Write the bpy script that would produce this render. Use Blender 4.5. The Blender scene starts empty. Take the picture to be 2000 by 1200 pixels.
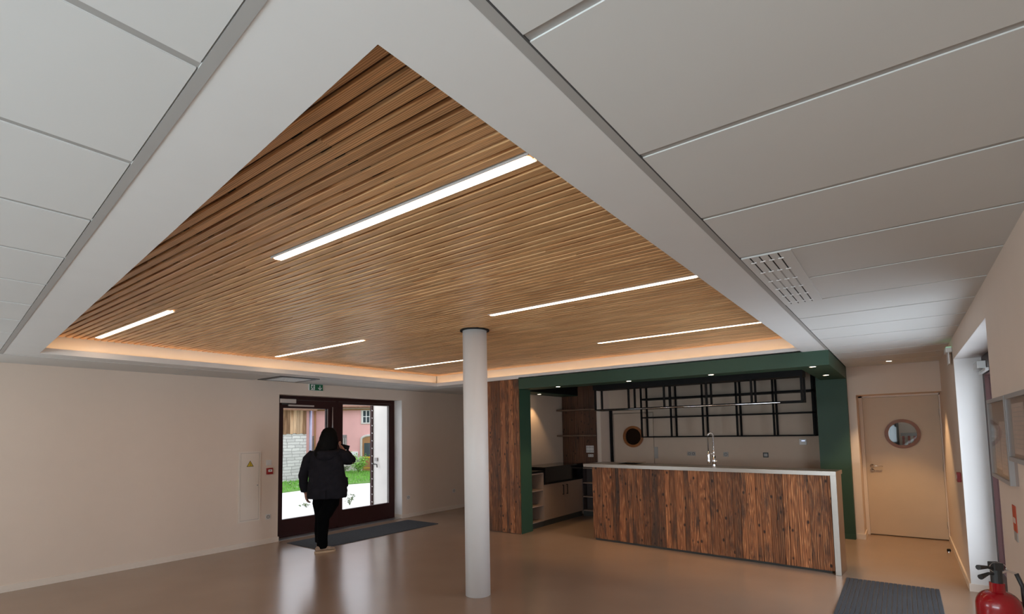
import bpy, bmesh, math, random
from mathutils import Vector, Matrix
random.seed(7)
PI = math.pi
SC = bpy.context.scene
COL = SC.collection

# ------------------------------------------------------------ camera, sky, exposure
def cam_axes(pitch, roll, yaw):
    fw = Vector((-math.sin(yaw)*math.cos(pitch), math.cos(yaw)*math.cos(pitch), math.sin(pitch)))
    rt = Vector((math.cos(yaw), math.sin(yaw), 0)); up = rt.cross(fw)
    return fw, math.cos(roll)*rt + math.sin(roll)*up, -math.sin(roll)*rt + math.cos(roll)*up
FW, RT, UP = cam_axes(math.radians(4.0242), math.radians(-1.0403), math.radians(36.6547))
CAMH = 1.68
XL_ = -8.15
cd = bpy.data.cameras.new('camera'); cam = bpy.data.objects.new('camera', cd); COL.objects.link(cam)
M = Matrix((RT, UP, -FW)).transposed().to_4x4(); M.translation = Vector((0, 0, CAMH)); cam.matrix_world = M
cd.sensor_width = 36; cd.lens = 1021.69/2000*36; cd.shift_y = 173.26/2000; cd.clip_start = .05; cd.clip_end = 300
SC.camera = cam
vs = SC.view_settings; vs.view_transform = 'Standard'; vs.look = 'None'; vs.exposure = -0.05; vs.gamma = 1; vs.use_curve_mapping = False
SC.display_settings.display_device = 'sRGB'
SC.cycles.max_bounces = 8; SC.cycles.diffuse_bounces = 5; SC.cycles.glossy_bounces = 4; SC.cycles.transparent_max_bounces = 12
SC.cycles.sample_clamp_indirect = 6; SC.cycles.caustics_reflective = False; SC.cycles.caustics_refractive = False

world = bpy.data.worlds.new('overcast_sky'); SC.world = world; world.use_nodes = True
wn = world.node_tree; bg = wn.nodes['Background']
tc = wn.nodes.new('ShaderNodeTexCoord'); nz = wn.nodes.new('ShaderNodeTexNoise'); rp = wn.nodes.new('ShaderNodeValToRGB')
nz.inputs['Scale'].default_value = 2.2; nz.inputs['Detail'].default_value = 4
rp.color_ramp.elements[0].color = (.70, .80, .95, 1); rp.color_ramp.elements[1].color = (1, 1, 1, 1)
wn.links.new(tc.outputs['Generated'], nz.inputs['Vector']); wn.links.new(nz.outputs['Fac'], rp.inputs['Fac']); wn.links.new(rp.outputs['Color'], bg.inputs['Color'])
bg.inputs['Strength'].default_value = 2.5

def area_lamp(name, loc, direction, sx, sy, energy, color):
    l = bpy.data.lights.new(name, 'AREA'); l.shape = 'RECTANGLE'; l.size = sx; l.size_y = sy; l.energy = energy; l.color = color
    o = bpy.data.objects.new(name, l); COL.objects.link(o); o.location = loc
    o.rotation_euler = Vector(direction).to_track_quat('-Z', 'Y').to_euler(); return o
# daylight: side door lamp, plus upward fills added in unseen windows to brighten ceiling
area_lamp('added_fill_near', (-2.4, -3.62, 1.55), (0, 1, 1.5), 4.4, 1.6, 230, (.75, .91, 1))
area_lamp('added_fill_side', (.62, -1.6, 1.5), (-1, 0, 1.3), 2.4, 1.6, 60, (.75, .91, 1))
area_lamp('added_fill_left', (XL_-.16, -1.6, 1.5), (1, 0, 1.3), 2.4, 1.6, 110, (.75, .91, 1))
area_lamp('daylight_side_door', (.80, 5.8, 1.2), (-1, 0, 0), 2.3, 2.1, 72, (.78, .89, 1))

# ------------------------------------------------------------ materials
MAT = {}
def new_mat(name):
    m = bpy.data.materials.new(name); m.use_nodes = True; nt = m.node_tree
    return m, nt, nt.nodes['Principled BSDF']
def plain(name, col, rough=.6, metal=0, var=.06, scale=6, bump=0.0, bscale=120, spec=.5, coat=0):
    m, nt, b = new_mat(name); N = nt.nodes; L = nt.links
    t = N.new('ShaderNodeTexCoord'); n = N.new('ShaderNodeTexNoise'); n.inputs['Scale'].default_value = scale; n.inputs['Detail'].default_value = 5
    L.new(t.outputs['Object'], n.inputs['Vector'])
    r = N.new('ShaderNodeValToRGB'); r.color_ramp.elements[0].position = .3; r.color_ramp.elements[1].position = .7
    r.color_ramp.elements[0].color = tuple(c*(1-var) for c in col)+(1,); r.color_ramp.elements[1].color = tuple(min(1, c*(1+var)) for c in col)+(1,)
    L.new(n.outputs['Fac'], r.inputs['Fac']); L.new(r.outputs['Color'], b.inputs['Base Color'])
    b.inputs['Roughness'].default_value = rough; b.inputs['Metallic'].default_value = metal; b.inputs['Specular IOR Level'].default_value = spec
    b.inputs['Coat Weight'].default_value = coat
    if bump:
        n2 = N.new('ShaderNodeTexNoise'); n2.inputs['Scale'].default_value = bscale; n2.inputs['Detail'].default_value = 3
        bp = N.new('ShaderNodeBump'); bp.inputs['Strength'].default_value = bump; bp.inputs['Distance'].default_value = .01
        L.new(t.outputs['Object'], n2.inputs['Vector']); L.new(n2.outputs['Fac'], bp.inputs['Height']); L.new(bp.outputs['Normal'], b.inputs['Normal'])
    MAT[name] = m; return m
def emit(name, col, s):
    m, nt, b = new_mat(name); b.inputs['Base Color'].default_value = (.8, .8, .8, 1)
    b.inputs['Emission Color'].default_value = col+(1,); b.inputs['Emission Strength'].default_value = s
    MAT[name] = m; return m
def glass(name, tint=(1, 1, 1), refl=.01):
    m, nt, b = new_mat(name); N = nt.nodes; L = nt.links; N.remove(b)
    tr = N.new('ShaderNodeBsdfTransparent'); tr.inputs['Color'].default_value = tint+(1,)
    gl = N.new('ShaderNodeBsdfGlossy'); gl.inputs['Roughness'].default_value = .02
    lw = N.new('ShaderNodeLayerWeight'); lw.inputs['Blend'].default_value = .25
    mp = N.new('ShaderNodeMath'); mp.operation = 'MULTIPLY_ADD'; mp.inputs[1].default_value = .35; mp.inputs[2].default_value = refl; mp.use_clamp = True
    mx = N.new('ShaderNodeMixShader'); L.new(lw.outputs['Fresnel'], mp.inputs[0]); L.new(mp.outputs[0], mx.inputs[0])
    L.new(tr.outputs[0], mx.inputs[1]); L.new(gl.outputs[0], mx.inputs[2]); L.new(mx.outputs[0], N['Material Output'].inputs[0])
    MAT[name] = m; return m
def wood(name, axis, stops, wave=50, dist=10, lscale=.08, ds=.3, det=1.5, oval=0, rough=.55, tone=.25, grey=0, knots=0, bump=.15, offs=9):
    """long grain along axis (0,1,2); every separate board gets its own offset and tone"""
    m, nt, b = new_mat(name); N = nt.nodes; L = nt.links
    t = N.new('ShaderNodeTexCoord'); g = N.new('ShaderNodeNewGeometry')
    off = N.new('ShaderNodeCombineXYZ')
    for i, k in enumerate((offs, offs*1.7, offs*2.3)):
        q = N.new('ShaderNodeMath'); q.operation = 'MULTIPLY'; q.inputs[1].default_value = k; L.new(g.outputs['Random Per Island'], q.inputs[0]); L.new(q.outputs[0], off.inputs[i])
    ad = N.new('ShaderNodeVectorMath'); ad.operation = 'ADD'; L.new(t.outputs['Object'], ad.inputs[0]); L.new(off.outputs[0], ad.inputs[1])
    sc = [1, 1, 1]; sc[axis] = lscale
    ml = N.new('ShaderNodeVectorMath'); ml.operation = 'MULTIPLY'; ml.inputs[1].default_value = sc; L.new(ad.outputs[0], ml.inputs[0])
    w = N.new('ShaderNodeTexWave'); w.wave_type = 'BANDS'; w.bands_direction = 'Y' if axis == 0 else 'X'; w.inputs['Scale'].default_value = wave
    w.inputs['Distortion'].default_value = dist; w.inputs['Detail'].default_value = det; w.inputs['Detail Scale'].default_value = ds; w.inputs['Detail Roughness'].default_value = .55
    L.new(ml.outputs[0], w.inputs['Vector'])
    r = N.new('ShaderNodeValToRGB'); e = r.color_ramp.elements
    e[0].position = stops[0][0]; e[0].color = stops[0][1]+(1,); e[1].position = stops[-1][0]; e[1].color = stops[-1][1]+(1,)
    for p, c in stops[1:-1]:
        x = e.new(p); x.color = c+(1,)
    fac = w.outputs['Fac']
    if oval:   # elongated ovals and chevrons of flat-sawn grain
        so = [9, 9, 9]; so[axis] = 1.0
        mo = N.new('ShaderNodeVectorMath'); mo.operation = 'MULTIPLY'; mo.inputs[1].default_value = so; L.new(ad.outputs[0], mo.inputs[0])
        dn = N.new('ShaderNodeTexNoise'); dn.inputs['Scale'].default_value = 1.3; dn.inputs['Detail'].default_value = 3; L.new(mo.outputs[0], dn.inputs['Vector'])
        mz = N.new('ShaderNodeVectorMath'); mz.operation = 'MULTIPLY_ADD'; mz.inputs[1].default_value = (.55, .55, .55); L.new(dn.outputs['Color'], mz.inputs[0]); L.new(mo.outputs[0], mz.inputs[2])
        vo = N.new('ShaderNodeTexVoronoi'); vo.feature = 'SMOOTH_F1'; vo.inputs['Scale'].default_value = 1; vo.inputs['Smoothness'].default_value = .35; L.new(mz.outputs[0], vo.inputs['Vector'])
        mu = N.new('ShaderNodeMath'); mu.operation = 'MULTIPLY'; mu.inputs[1].default_value = oval; L.new(vo.outputs['Distance'], mu.inputs[0])
        si = N.new('ShaderNodeMath'); si.operation = 'SINE'; L.new(mu.outputs[0], si.inputs[0])
        mr = N.new('ShaderNodeMapRange'); mr.inputs[1].default_value = -1; mr.inputs[2].default_value = 1; L.new(si.outputs[0], mr.inputs[0])
        mxo = N.new('ShaderNodeMix'); mxo.inputs[0].default_value = .5; L.new(fac, mxo.inputs[2]); L.new(mr.outputs[0], mxo.inputs[3]); fac = mxo.outputs[0]
    L.new(fac, r.inputs['Fac']); cur = r.outputs['Color']
    # fine fibre
    s2 = [60, 60, 60]; s2[axis] = 2.2
    m2 = N.new('ShaderNodeVectorMath'); m2.operation = 'MULTIPLY'; m2.inputs[1].default_value = s2; L.new(ad.outputs[0], m2.inputs[0])
    f = N.new('ShaderNodeTexNoise'); f.inputs['Scale'].default_value = 1.6; f.inputs['Detail'].default_value = 3; L.new(m2.outputs[0], f.inputs['Vector'])
    fr = N.new('ShaderNodeMapRange'); fr.inputs[1].default_value = .3; fr.inputs[2].default_value = .7; fr.inputs[3].default_value = .78; fr.inputs[4].default_value = 1.15; L.new(f.outputs['Fac'], fr.inputs[0])
    # tone per board
    tn = N.new('ShaderNodeMapRange'); tn.inputs[3].default_value = 1-tone; tn.inputs[4].default_value = 1+tone; L.new(g.outputs['Random Per Island'], tn.inputs[0])
    mm = N.new('ShaderNodeMath'); mm.operation = 'MULTIPLY'; L.new(fr.outputs[0], mm.inputs[0]); L.new(tn.outputs[0], mm.inputs[1])
    vm = N.new('ShaderNodeVectorMath'); vm.operation = 'SCALE'; L.new(cur, vm.inputs[0]); L.new(mm.outputs[0], vm.inputs['Scale']); cur = vm.outputs[0]
    if grey:
        s3 = [5, 5, 5]; s3[axis] = 1.1
        m3 = N.new('ShaderNodeVectorMath'); m3.operation = 'MULTIPLY'; m3.inputs[1].default_value = s3; L.new(ad.outputs[0], m3.inputs[0])
        n3 = N.new('ShaderNodeTexNoise'); n3.inputs['Scale'].default_value = 1; n3.inputs['Detail'].default_value = 6; n3.inputs['Roughness'].default_value = .7; L.new(m3.outputs[0], n3.inputs['Vector'])
        r3 = N.new('ShaderNodeValToRGB'); r3.color_ramp.elements[0].position = .50; r3.color_ramp.elements[1].position = .64; L.new(n3.outputs['Fac'], r3.inputs['Fac'])
        q = N.new('ShaderNodeMath'); q.operation = 'MULTIPLY'; q.inputs[1].default_value = grey; L.new(r3.outputs['Color'], q.inputs[0])
        x = N.new('ShaderNodeMix'); x.data_type = 'RGBA'; x.inputs['B'].default_value = (.035, .024, .018, 1); L.new(q.outputs[0], x.inputs['Factor']); L.new(cur, x.inputs['A']); cur = x.outputs['Result']
    if knots:
        s4 = [11, 11, 11]; s4[axis] = 7
        m4 = N.new('ShaderNodeVectorMath'); m4.operation = 'MULTIPLY'; m4.inputs[1].default_value = s4; L.new(ad.outputs[0], m4.inputs[0])
        v = N.new('ShaderNodeTexVoronoi'); v.inputs['Scale'].default_value = 1; v.inputs['Randomness'].default_value = 1; L.new(m4.outputs[0], v.inputs['Vector'])
        r4 = N.new('ShaderNodeValToRGB'); r4.color_ramp.elements[0].position = .10; r4.color_ramp.elements[0].color = (1, 1, 1, 1); r4.color_ramp.elements[1].position = .20; r4.color_ramp.elements[1].color = (0, 0, 0, 1)
        L.new(v.outputs['Distance'], r4.inputs['Fac'])
        x = N.new('ShaderNodeMix'); x.data_type = 'RGBA'; x.inputs['B'].default_value = (.02, .009, .005, 1)
        q = N.new('ShaderNodeMath'); q.operation = 'MULTIPLY'; q.inputs[1].default_value = knots; L.new(r4.outputs['Color'], q.inputs[0])
        L.new(q.outputs[0], x.inputs['Factor']); L.new(cur, x.inputs['A']); cur = x.outputs['Result']
    L.new(cur, b.inputs['Base Color']); b.inputs['Roughness'].default_value = rough
    bp = N.new('ShaderNodeBump'); bp.inputs['Strength'].default_value = bump; bp.inputs['Distance'].default_value = .004; L.new(w.outputs['Fac'], bp.inputs['Height']); L.new(bp.outputs['Normal'], b.inputs['Normal'])
    MAT[name] = m; return m
def stone_wall():
    m, nt, b = new_mat('rubble_stone'); N = nt.nodes; L = nt.links
    t = N.new('ShaderNodeTexCoord'); mp = N.new('ShaderNodeMapping'); mp.inputs['Rotation'].default_value = (0, -PI/2, 0)
    sw = N.new('ShaderNodeSeparateXYZ'); cb = N.new('ShaderNodeCombineXYZ'); L.new(t.outputs['Object'], sw.inputs[0]); L.new(sw.outputs[1], cb.inputs[0]); L.new(sw.outputs[2], cb.inputs[1])
    ns = N.new('ShaderNodeTexNoise'); ns.inputs['Scale'].default_value = 4; L.new(cb.outputs[0], ns.inputs['Vector'])
    ma = N.new('ShaderNodeVectorMath'); ma.operation = 'MULTIPLY_ADD'; ma.inputs[1].default_value = (.12, .06, 0); L.new(ns.outputs['Color'], ma.inputs[0]); L.new(cb.outputs[0], ma.inputs[2])
    br = N.new('ShaderNodeTexBrick'); br.inputs['Scale'].default_value = 1; br.inputs['Brick Width'].default_value = .34; br.inputs['Row Height'].default_value = .12; br.inputs['Mortar Size'].default_value = .012
    br.offset = .37; br.squash = 1.6; br.squash_frequency = 3
    br.inputs['Color1'].default_value = (.60, .58, .56, 1); br.inputs['Color2'].default_value = (.46, .44, .43, 1); br.inputs['Mortar'].default_value = (.28, .27, .26, 1)
    L.new(ma.outputs[0], br.inputs['Vector']); L.new(br.outputs['Color'], b.inputs['Base Color']); b.inputs['Roughness'].default_value = .9
    MAT['stone'] = m
def floor_mat():
    m, nt, b = new_mat('polished_concrete'); N = nt.nodes; L = nt.links
    t = N.new('ShaderNodeTexCoord')
    a = N.new('ShaderNodeTexNoise'); a.inputs['Scale'].default_value = .7; a.inputs['Detail'].default_value = 3; a.inputs['Roughness'].default_value = .5
    c = N.new('ShaderNodeTexNoise'); c.inputs['Scale'].default_value = 55; c.inputs['Detail'].default_value = 2
    L.new(t.outputs['Object'], a.inputs['Vector']); L.new(t.outputs['Object'], c.inputs['Vector'])
    r = N.new('ShaderNodeValToRGB'); r.color_ramp.elements[0].position = .1; r.color_ramp.elements[1].position = .9
    r.color_ramp.elements[0].color = (.265, .175, .122, 1); r.color_ramp.elements[1].color = (.350, .245, .180, 1); L.new(a.outputs['Fac'], r.inputs['Fac'])
    r2 = N.new('ShaderNodeMapRange'); r2.inputs[1].default_value = .3; r2.inputs[2].default_value = .7; r2.inputs[3].default_value = .985; r2.inputs[4].default_value = 1.015; L.new(c.outputs['Fac'], r2.inputs[0])
    v = N.new('ShaderNodeVectorMath'); v.operation = 'SCALE'; L.new(r.outputs['Color'], v.inputs[0]); L.new(r.outputs['Color'], b.inputs['Base Color'])
    rr = N.new('ShaderNodeMapRange'); rr.inputs[3].default_value = .24; rr.inputs[4].default_value = .32; L.new(a.outputs['Fac'], rr.inputs[0]); b.inputs['Roughness'].default_value = .22; N.remove(rr)
    b.inputs['Specular IOR Level'].default_value = .7
    MAT['floor'] = m

WHITE = (.78, .765, .74)
plain('wall', (.76, .63, .53), .75, var=.01)
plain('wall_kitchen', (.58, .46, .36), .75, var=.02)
plain('soffit', (.775, .78, .77), .8, var=.01)
plain('tile', (.69, .695, .68), .9, var=.01, scale=3)
plain('tbar', (.42, .415, .40), .6, var=.01)
plain('shadow_gap', (.08, .08, .08), .8)
plain('skirting', (.78, .68, .59), .5, var=.01)
plain('cove', (.80, .76, .70), .7, var=.01)
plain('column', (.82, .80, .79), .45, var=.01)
plain('green', (.024, .068, .040), .55, var=.03)
plain('black', (.003, .003, .003), .5, var=0, spec=.2)
plain('black_gloss', (.004, .004, .005), .12, var=0)
plain('black_steel', (.0035, .003, .003), .6, var=.05, spec=.15)
plain('burgundy', (.034, .008, .007), .5, var=.05, spec=.25)
plain('steel', (.40, .36, .325), .3, metal=1, var=0, scale=20)
plain('chrome', (.80, .80, .82), .12, metal=1, var=.01)
plain('alu', (.62, .61, .60), .38, metal=1, var=.02)
plain('grey_metal', (.36, .34, .33), .45, var=.03)
plain('door_cream', (.62, .50, .37), .5, var=.015)
plain('kitchen_front', (.32, .235, .185), .5, var=.02)
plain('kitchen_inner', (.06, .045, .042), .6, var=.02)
plain('plinth', (.045, .045, .04), .5)
plain('white_plastic', (.72, .70, .68), .4, var=.01)
plain('grey_plastic', (.38, .36, .34), .45, var=.01)
plain('dark_plastic', (.03, .03, .03), .45, var=.02)
plain('red_plastic', (.30, .012, .012), .35, var=.03)
plain('extinguisher_red', (.33, .004, .010), .22, var=.03, coat=.4)
plain('mat_fibre', (.035, .038, .045), .95, var=.35, scale=90, bump=.5, bscale=160)
plain('mat_groove', (.23, .22, .22), .5, metal=.6, var=.1)
plain('sign_green', (.006, .13, .05), .4, var=0)
plain('sign_white', (.85, .85, .85), .4, var=0)
plain('yellow', (.62, .42, .03), .45, var=0)
plain('orange_red', (.50, .07, .03), .5, var=0)
plain('paper', (.62, .52, .47), .7, var=.1, scale=14)
plain('board_back', (.30, .235, .205), .6, var=.03)
plain('jacket', (.014, .013, .017), .9, spec=.12, var=.15, scale=12, bump=.2, bscale=60)
plain('trousers', (.0015, .0015, .002), .95, spec=.08, var=.1)
plain('skin', (.42, .20, .135), .5, var=.06, scale=20)
plain('hair', (.0018, .0013, .0011), .7, spec=.12, var=.3, scale=40)
plain('shoe', (.34, .24, .17), .7, var=.25, scale=25)
plain('shoe_sole', (.46, .32, .20), .6, var=.1)
plain('pavement', (.72, .71, .69), .85, var=.06, scale=1.2)
plain('lawn_soil', (.10, .22, .035), .95, var=.25, scale=3)
plain('grass', (.16, .42, .05), .8, var=.35, scale=2)
plain('leaf', (.22, .45, .07), .6, var=.35, scale=5)
plain('leaf_dark', (.12, .17, .07), .7, var=.3, scale=5)
plain('petal', (.85, .85, .8), .6, var=.02)
plain('pink_render', (.78, .43, .42), .9, var=.05, scale=2)
plain('pale_trim', (.62, .57, .54), .8, var=.06)
plain('grey_wood', (.22, .20, .20), .8, var=.2, scale=9)
plain('roof_tile', (.24, .12, .08), .8, var=.2, scale=8)
plain('brown_door', (.34, .17, .07), .6, var=.1)
plain('zinc', (.35, .34, .48), .5, var=.05)
plain('cream_render', (.80, .77, .73), .85, var=.05, scale=2)
plain('dark_glass', (.05, .07, .08), .08, var=0)
emit('led', (1, .66, .41), 10.0)
emit('tape', (1, .64, .34), 11.0)
emit('spot_lens', (1, .80, .56), 14.0)
emit('thermostat_screen', (.5, .62, 1), 1.2)
emit('sign_tube', (.15, .8, .35), .35)
glass('glass'); glass('dark_pane', (.30, .32, .34), .10)
floor_mat(); stone_wall()
wood('larch', 0, [(.0, (.46, .21, .082)), (.3, (.74, .41, .18)), (.7, (.83, .51, .245)), (1, (.87, .56, .29))], wave=40, dist=19, lscale=.075, ds=.24, rough=.33, tone=.12, bump=.10, offs=13)
wood('reclaimed', 2, [(.0, (.075, .025, .009)), (.2, (.215, .076, .027)), (.7, (.295, .108, .038)), (.9, (.37, .150, .058)), (1, (.58, .28, .12))], wave=15, dist=15, lscale=.10, ds=.42, det=1, oval=44, rough=.60, tone=.46, grey=.8, knots=.95, bump=.35, offs=11)
wood('reclaimed_dark', 2, [(.0, (.030, .011, .006)), (.25, (.10, .038, .018)), (.7, (.15, .058, .028)), (1, (.26, .12, .06))], wave=15, dist=15, lscale=.10, ds=.42, det=1, rough=.62, tone=.30, grey=.6, knots=.9, bump=.35, offs=17)
wood('larch_dark', 0, [(.0, (.06, .024, .010)), (1, (.12, .05, .02))], wave=40, dist=12, lscale=.085, ds=.30)
wood('porthole_wood', 0, [(.0, (.24, .075, .016)), (1, (.36, .125, .028))], wave=20, dist=3, lscale=.6, rough=.4, tone=.02, bump=.05)
wood('shelf_wood', 0, [(.0, (.12, .07, .045)), (1, (.24, .16, .11))], wave=30, dist=4, lscale=.2, rough=.5, tone=.02, bump=.05)
wood('barn_timber', 2, [(.0, (.16, .08, .035)), (.5, (.34, .19, .10)), (1, (.50, .33, .20))], wave=12, dist=8, lscale=.15, rough=.8, tone=.3, bump=.1)

# ------------------------------------------------------------ mesh helpers
def BM(): return bmesh.new()
def box(bm, x0, x1, y0, y1, z0, z1, mtx=None, bev=0):
    ps = [Vector(p) for p in ((x0, y0, z0), (x1, y0, z0), (x1, y1, z0), (x0, y1, z0), (x0, y0, z1), (x1, y0, z1), (x1, y1, z1), (x0, y1, z1))]
    if mtx: ps = [mtx @ p for p in ps]
    v = [bm.verts.new(p) for p in ps]
    fs = [bm.faces.new([v[i] for i in f]) for f in ((0, 3, 2, 1), (4, 5, 6, 7), (0, 1, 5, 4), (1, 2, 6, 5), (2, 3, 7, 6), (3, 0, 4, 7))]
    if bev:
        es = list({e for f in fs for e in f.edges})
        bmesh.ops.bevel(bm, geom=es, offset=bev, segments=2, affect='EDGES', profile=.5)
    return v
def prism(bm, poly, z0, z1):
    a = [bm.verts.new((x, y, z0)) for x, y in poly]; b = [bm.verts.new((x, y, z1)) for x, y in poly]
    n = len(poly); bm.faces.new(a[::-1]); bm.faces.new(b)
    for i in range(n): bm.faces.new((a[i], a[(i+1) % n], b[(i+1) % n], b[i]))
def ring(c, u, v, ru, rv, n, p=2.0):
    out = []
    for i in range(n):
        a = 2*PI*i/n; ca, sa = math.cos(a), math.sin(a)
        out.append(c + u*ru*math.copysign(abs(ca)**(2/p), ca) + v*rv*math.copysign(abs(sa)**(2/p), sa))
    return out
def skin_rings(bm, rings, cap=True, closed=False):
    R = [[bm.verts.new(p) for p in r] for r in rings]; n = len(R[0])
    pairs = list(zip(R, R[1:])) + ([(R[-1], R[0])] if closed else [])
    for a, b in pairs:
        for i in range(n): bm.faces.new((a[i], a[(i+1) % n], b[(i+1) % n], b[i]))
    if cap and not closed: bm.faces.new(R[0][::-1]); bm.faces.new(R[-1])
def tube(bm, pts, rad, n=10):
    pts = [Vector(p) for p in pts]; rad = rad if isinstance(rad, (list, tuple)) else [rad]*len(pts)
    rings = []; prev = None
    for i, p in enumerate(pts):
        d = (pts[min(i+1, len(pts)-1)] - pts[max(i-1, 0)]).normalized()
        if prev is None: u = d.orthogonal().normalized()
        else: u = (prev - d*prev.dot(d)).normalized()
        prev = u; v = d.cross(u); rings.append(ring(p, u, v, rad[i], rad[i], n))
    skin_rings(bm, rings)
def cyl(bm, a, b, r, n=24, r2=None): tube(bm, [a, b], [r, r if r2 is None else r2], n)
def lathe(bm, c, prof, n=32, axis='z'):
    c = Vector(c); u, v, w = {'z': ((1, 0, 0), (0, 1, 0), (0, 0, 1)), 'y': ((1, 0, 0), (0, 0, 1), (0, 1, 0)), 'x': ((0, 1, 0), (0, 0, 1), (1, 0, 0))}[axis]
    skin_rings(bm, [ring(c + Vector(w)*h, Vector(u), Vector(v), max(r, 1e-4), max(r, 1e-4), n) for r, h in prof])
def annulus(bm, c, r0, r1, h0, h1, n=40, axis='y'):
    c = Vector(c); u, v, w = {'z': ((1, 0, 0), (0, 1, 0), (0, 0, 1)), 'y': ((1, 0, 0), (0, 0, 1), (0, 1, 0)), 'x': ((0, 1, 0), (0, 0, 1), (1, 0, 0))}[axis]
    u, v, w = Vector(u), Vector(v), Vector(w)
    skin_rings(bm, [ring(c+w*h, u, v, r, r, n) for r, h in ((r0, h0), (r1, h0), (r1, h1), (r0, h1))], closed=True)
def obj(name, bm, mat, parent=None, smooth=False, loc=None):
    bmesh.ops.recalc_face_normals(bm, faces=bm.faces[:])
    me = bpy.data.meshes.new(name); bm.to_mesh(me); bm.free()
    if smooth: me.polygons.foreach_set('use_smooth', [True]*len(me.polygons))
    me.materials.append(MAT[mat] if isinstance(mat, str) else mat)
    o = bpy.data.objects.new(name, me); COL.objects.link(o)
    if parent: o.parent = parent
    if loc: o.location = loc
    return o
def tag(o, label, cat, group=None):
    o['label'] = label; o['category'] = cat
    if group: o['group'] = group
    return o
def thing(name, label, cat, loc=(0, 0, 0), rz=0, group=None):
    o = bpy.data.objects.new(name, None); COL.objects.link(o); o.location = loc; o.rotation_euler = (0, 0, rz); o.empty_display_size = .1
    return tag(o, label, cat, group)
def struct_empty(name, loc=(0, 0, 0), rz=0):
    o = bpy.data.objects.new(name, None); COL.objects.link(o); o.location = loc; o.rotation_euler = (0, 0, rz); o['kind'] = 'structure'; return o
def struct(name, bm, mat, parent=None):
    o = obj(name, bm, mat, parent)
    if not parent: o['kind'] = 'structure'
    return o
def part(name, parent, mat, *boxes, bev=0):
    bm = BM()
    for b in boxes: box(bm, *b, bev=bev)
    return obj(name, bm, mat, parent)
def copy_tree(o, parent=None):
    c = o.copy(); COL.objects.link(c)
    if parent: c.parent = parent
    for ch in [x for x in bpy.data.objects if x.parent == o]: copy_tree(ch, c)
    return c
def wall_with_holes(bm, axis, p0, p1, a0, a1, z0, z1, holes):
    """slab between p0..p1 on axis, running a0..a1; holes (a, b, zlo, zhi)"""
    def b(u0, u1, w0, w1):
        if u1-u0 < 1e-4 or w1-w0 < 1e-4: return
        if axis == 'x': box(bm, p0, p1, u0, u1, w0, w1)
        else: box(bm, u0, u1, p0, p1, w0, w1)
    cur = a0
    for h in sorted(holes):
        b(cur, h[0], z0, z1); b(h[0], h[1], z0, h[2]); b(h[0], h[1], h[3], z1); cur = h[1]
    b(cur, a1, z0, z1)

# ------------------------------------------------------------ room shell
SK = .075
XL, XR, CZ, TOPZ = -8.15, .46, 2.58, 3.0
YN, YE = -3.6, 9.45
DL = (4.575, 7.19, 2.375)       # left glazed door opening y0, y1, top
DR = (4.45, 7.08, 2.36)         # right door opening
bm = BM(); box(bm, -8.6, .9, YN-.3, 11.6, -.12, 0); struct('floor', bm, 'floor')
bm = BM(); wall_with_holes(bm, 'x', XL-.42, XL, YN-.3, 11.6, 0, TOPZ, [(-2.8, -.4, .7, 2.3), (DL[0], DL[1], 0, DL[2])]); struct('wall_left', bm, 'wall')
bm = BM(); wall_with_holes(bm, 'x', XR, XR+.42, YN-.3, 11.6, 0, TOPZ, [(-2.8, -.4, .7, 2.3), (DR[0], DR[1], 0, DR[2])]); struct('wall_right', bm, 'wall')
bm = BM(); wall_with_holes(bm, 'y', YN-.3, YN, XL, XR, 0, TOPZ, [(-4.6, -.2, .75, 2.35)]); struct('wall_near', bm, 'wall')
# end wall with the recessed hall door: wall face y 9.45, door in a niche at 9.94
bm = BM(); box(bm, -.65, -.545, YE, 10.05, 0, CZ+.3); box(bm, -.545, XR, YE, 10.05, 2.15, CZ+.3); struct('wall_end', bm, 'wall')
bm = BM()
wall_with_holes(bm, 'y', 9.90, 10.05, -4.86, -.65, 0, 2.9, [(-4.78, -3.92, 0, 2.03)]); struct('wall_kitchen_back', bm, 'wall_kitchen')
bm = BM(); box(bm, -5.9, -4.86, 9.50, 10.05, 0, 2.9); struct('wall_kitchen_pier', bm, 'wall')
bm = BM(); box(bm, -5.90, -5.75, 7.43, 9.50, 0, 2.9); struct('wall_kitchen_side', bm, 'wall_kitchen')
bm = BM(); box(bm, XL, -5.9, 9.9, 10.05, 0, 2.9); struct('wall_far_left', bm, 'wall')
bm = BM(); box(bm, -6.10, -5.145, 7.125, 7.43, 0, CZ); struct('wall_stub', bm, 'wall')
bm = BM(); box(bm, XL-.42, XR+.42, YN-.3, 11.75, TOPZ, TOPZ+.15); struct('roof', bm, 'shadow_gap')
bm = BM(); box(bm, XL, XR, 11.6, 11.75, -.1, TOPZ); struct('wall_back_rooms', bm, 'wall')

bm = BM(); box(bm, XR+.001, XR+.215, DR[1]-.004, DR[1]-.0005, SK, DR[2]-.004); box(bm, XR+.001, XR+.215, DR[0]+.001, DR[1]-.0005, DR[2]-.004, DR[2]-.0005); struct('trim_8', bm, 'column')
bm = BM(); box(bm, XL-.22, XL-.001, DL[1]-.004, DL[1]-.0005, SK, DL[2]-.0005); struct('trim_9', bm, 'column')
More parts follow.
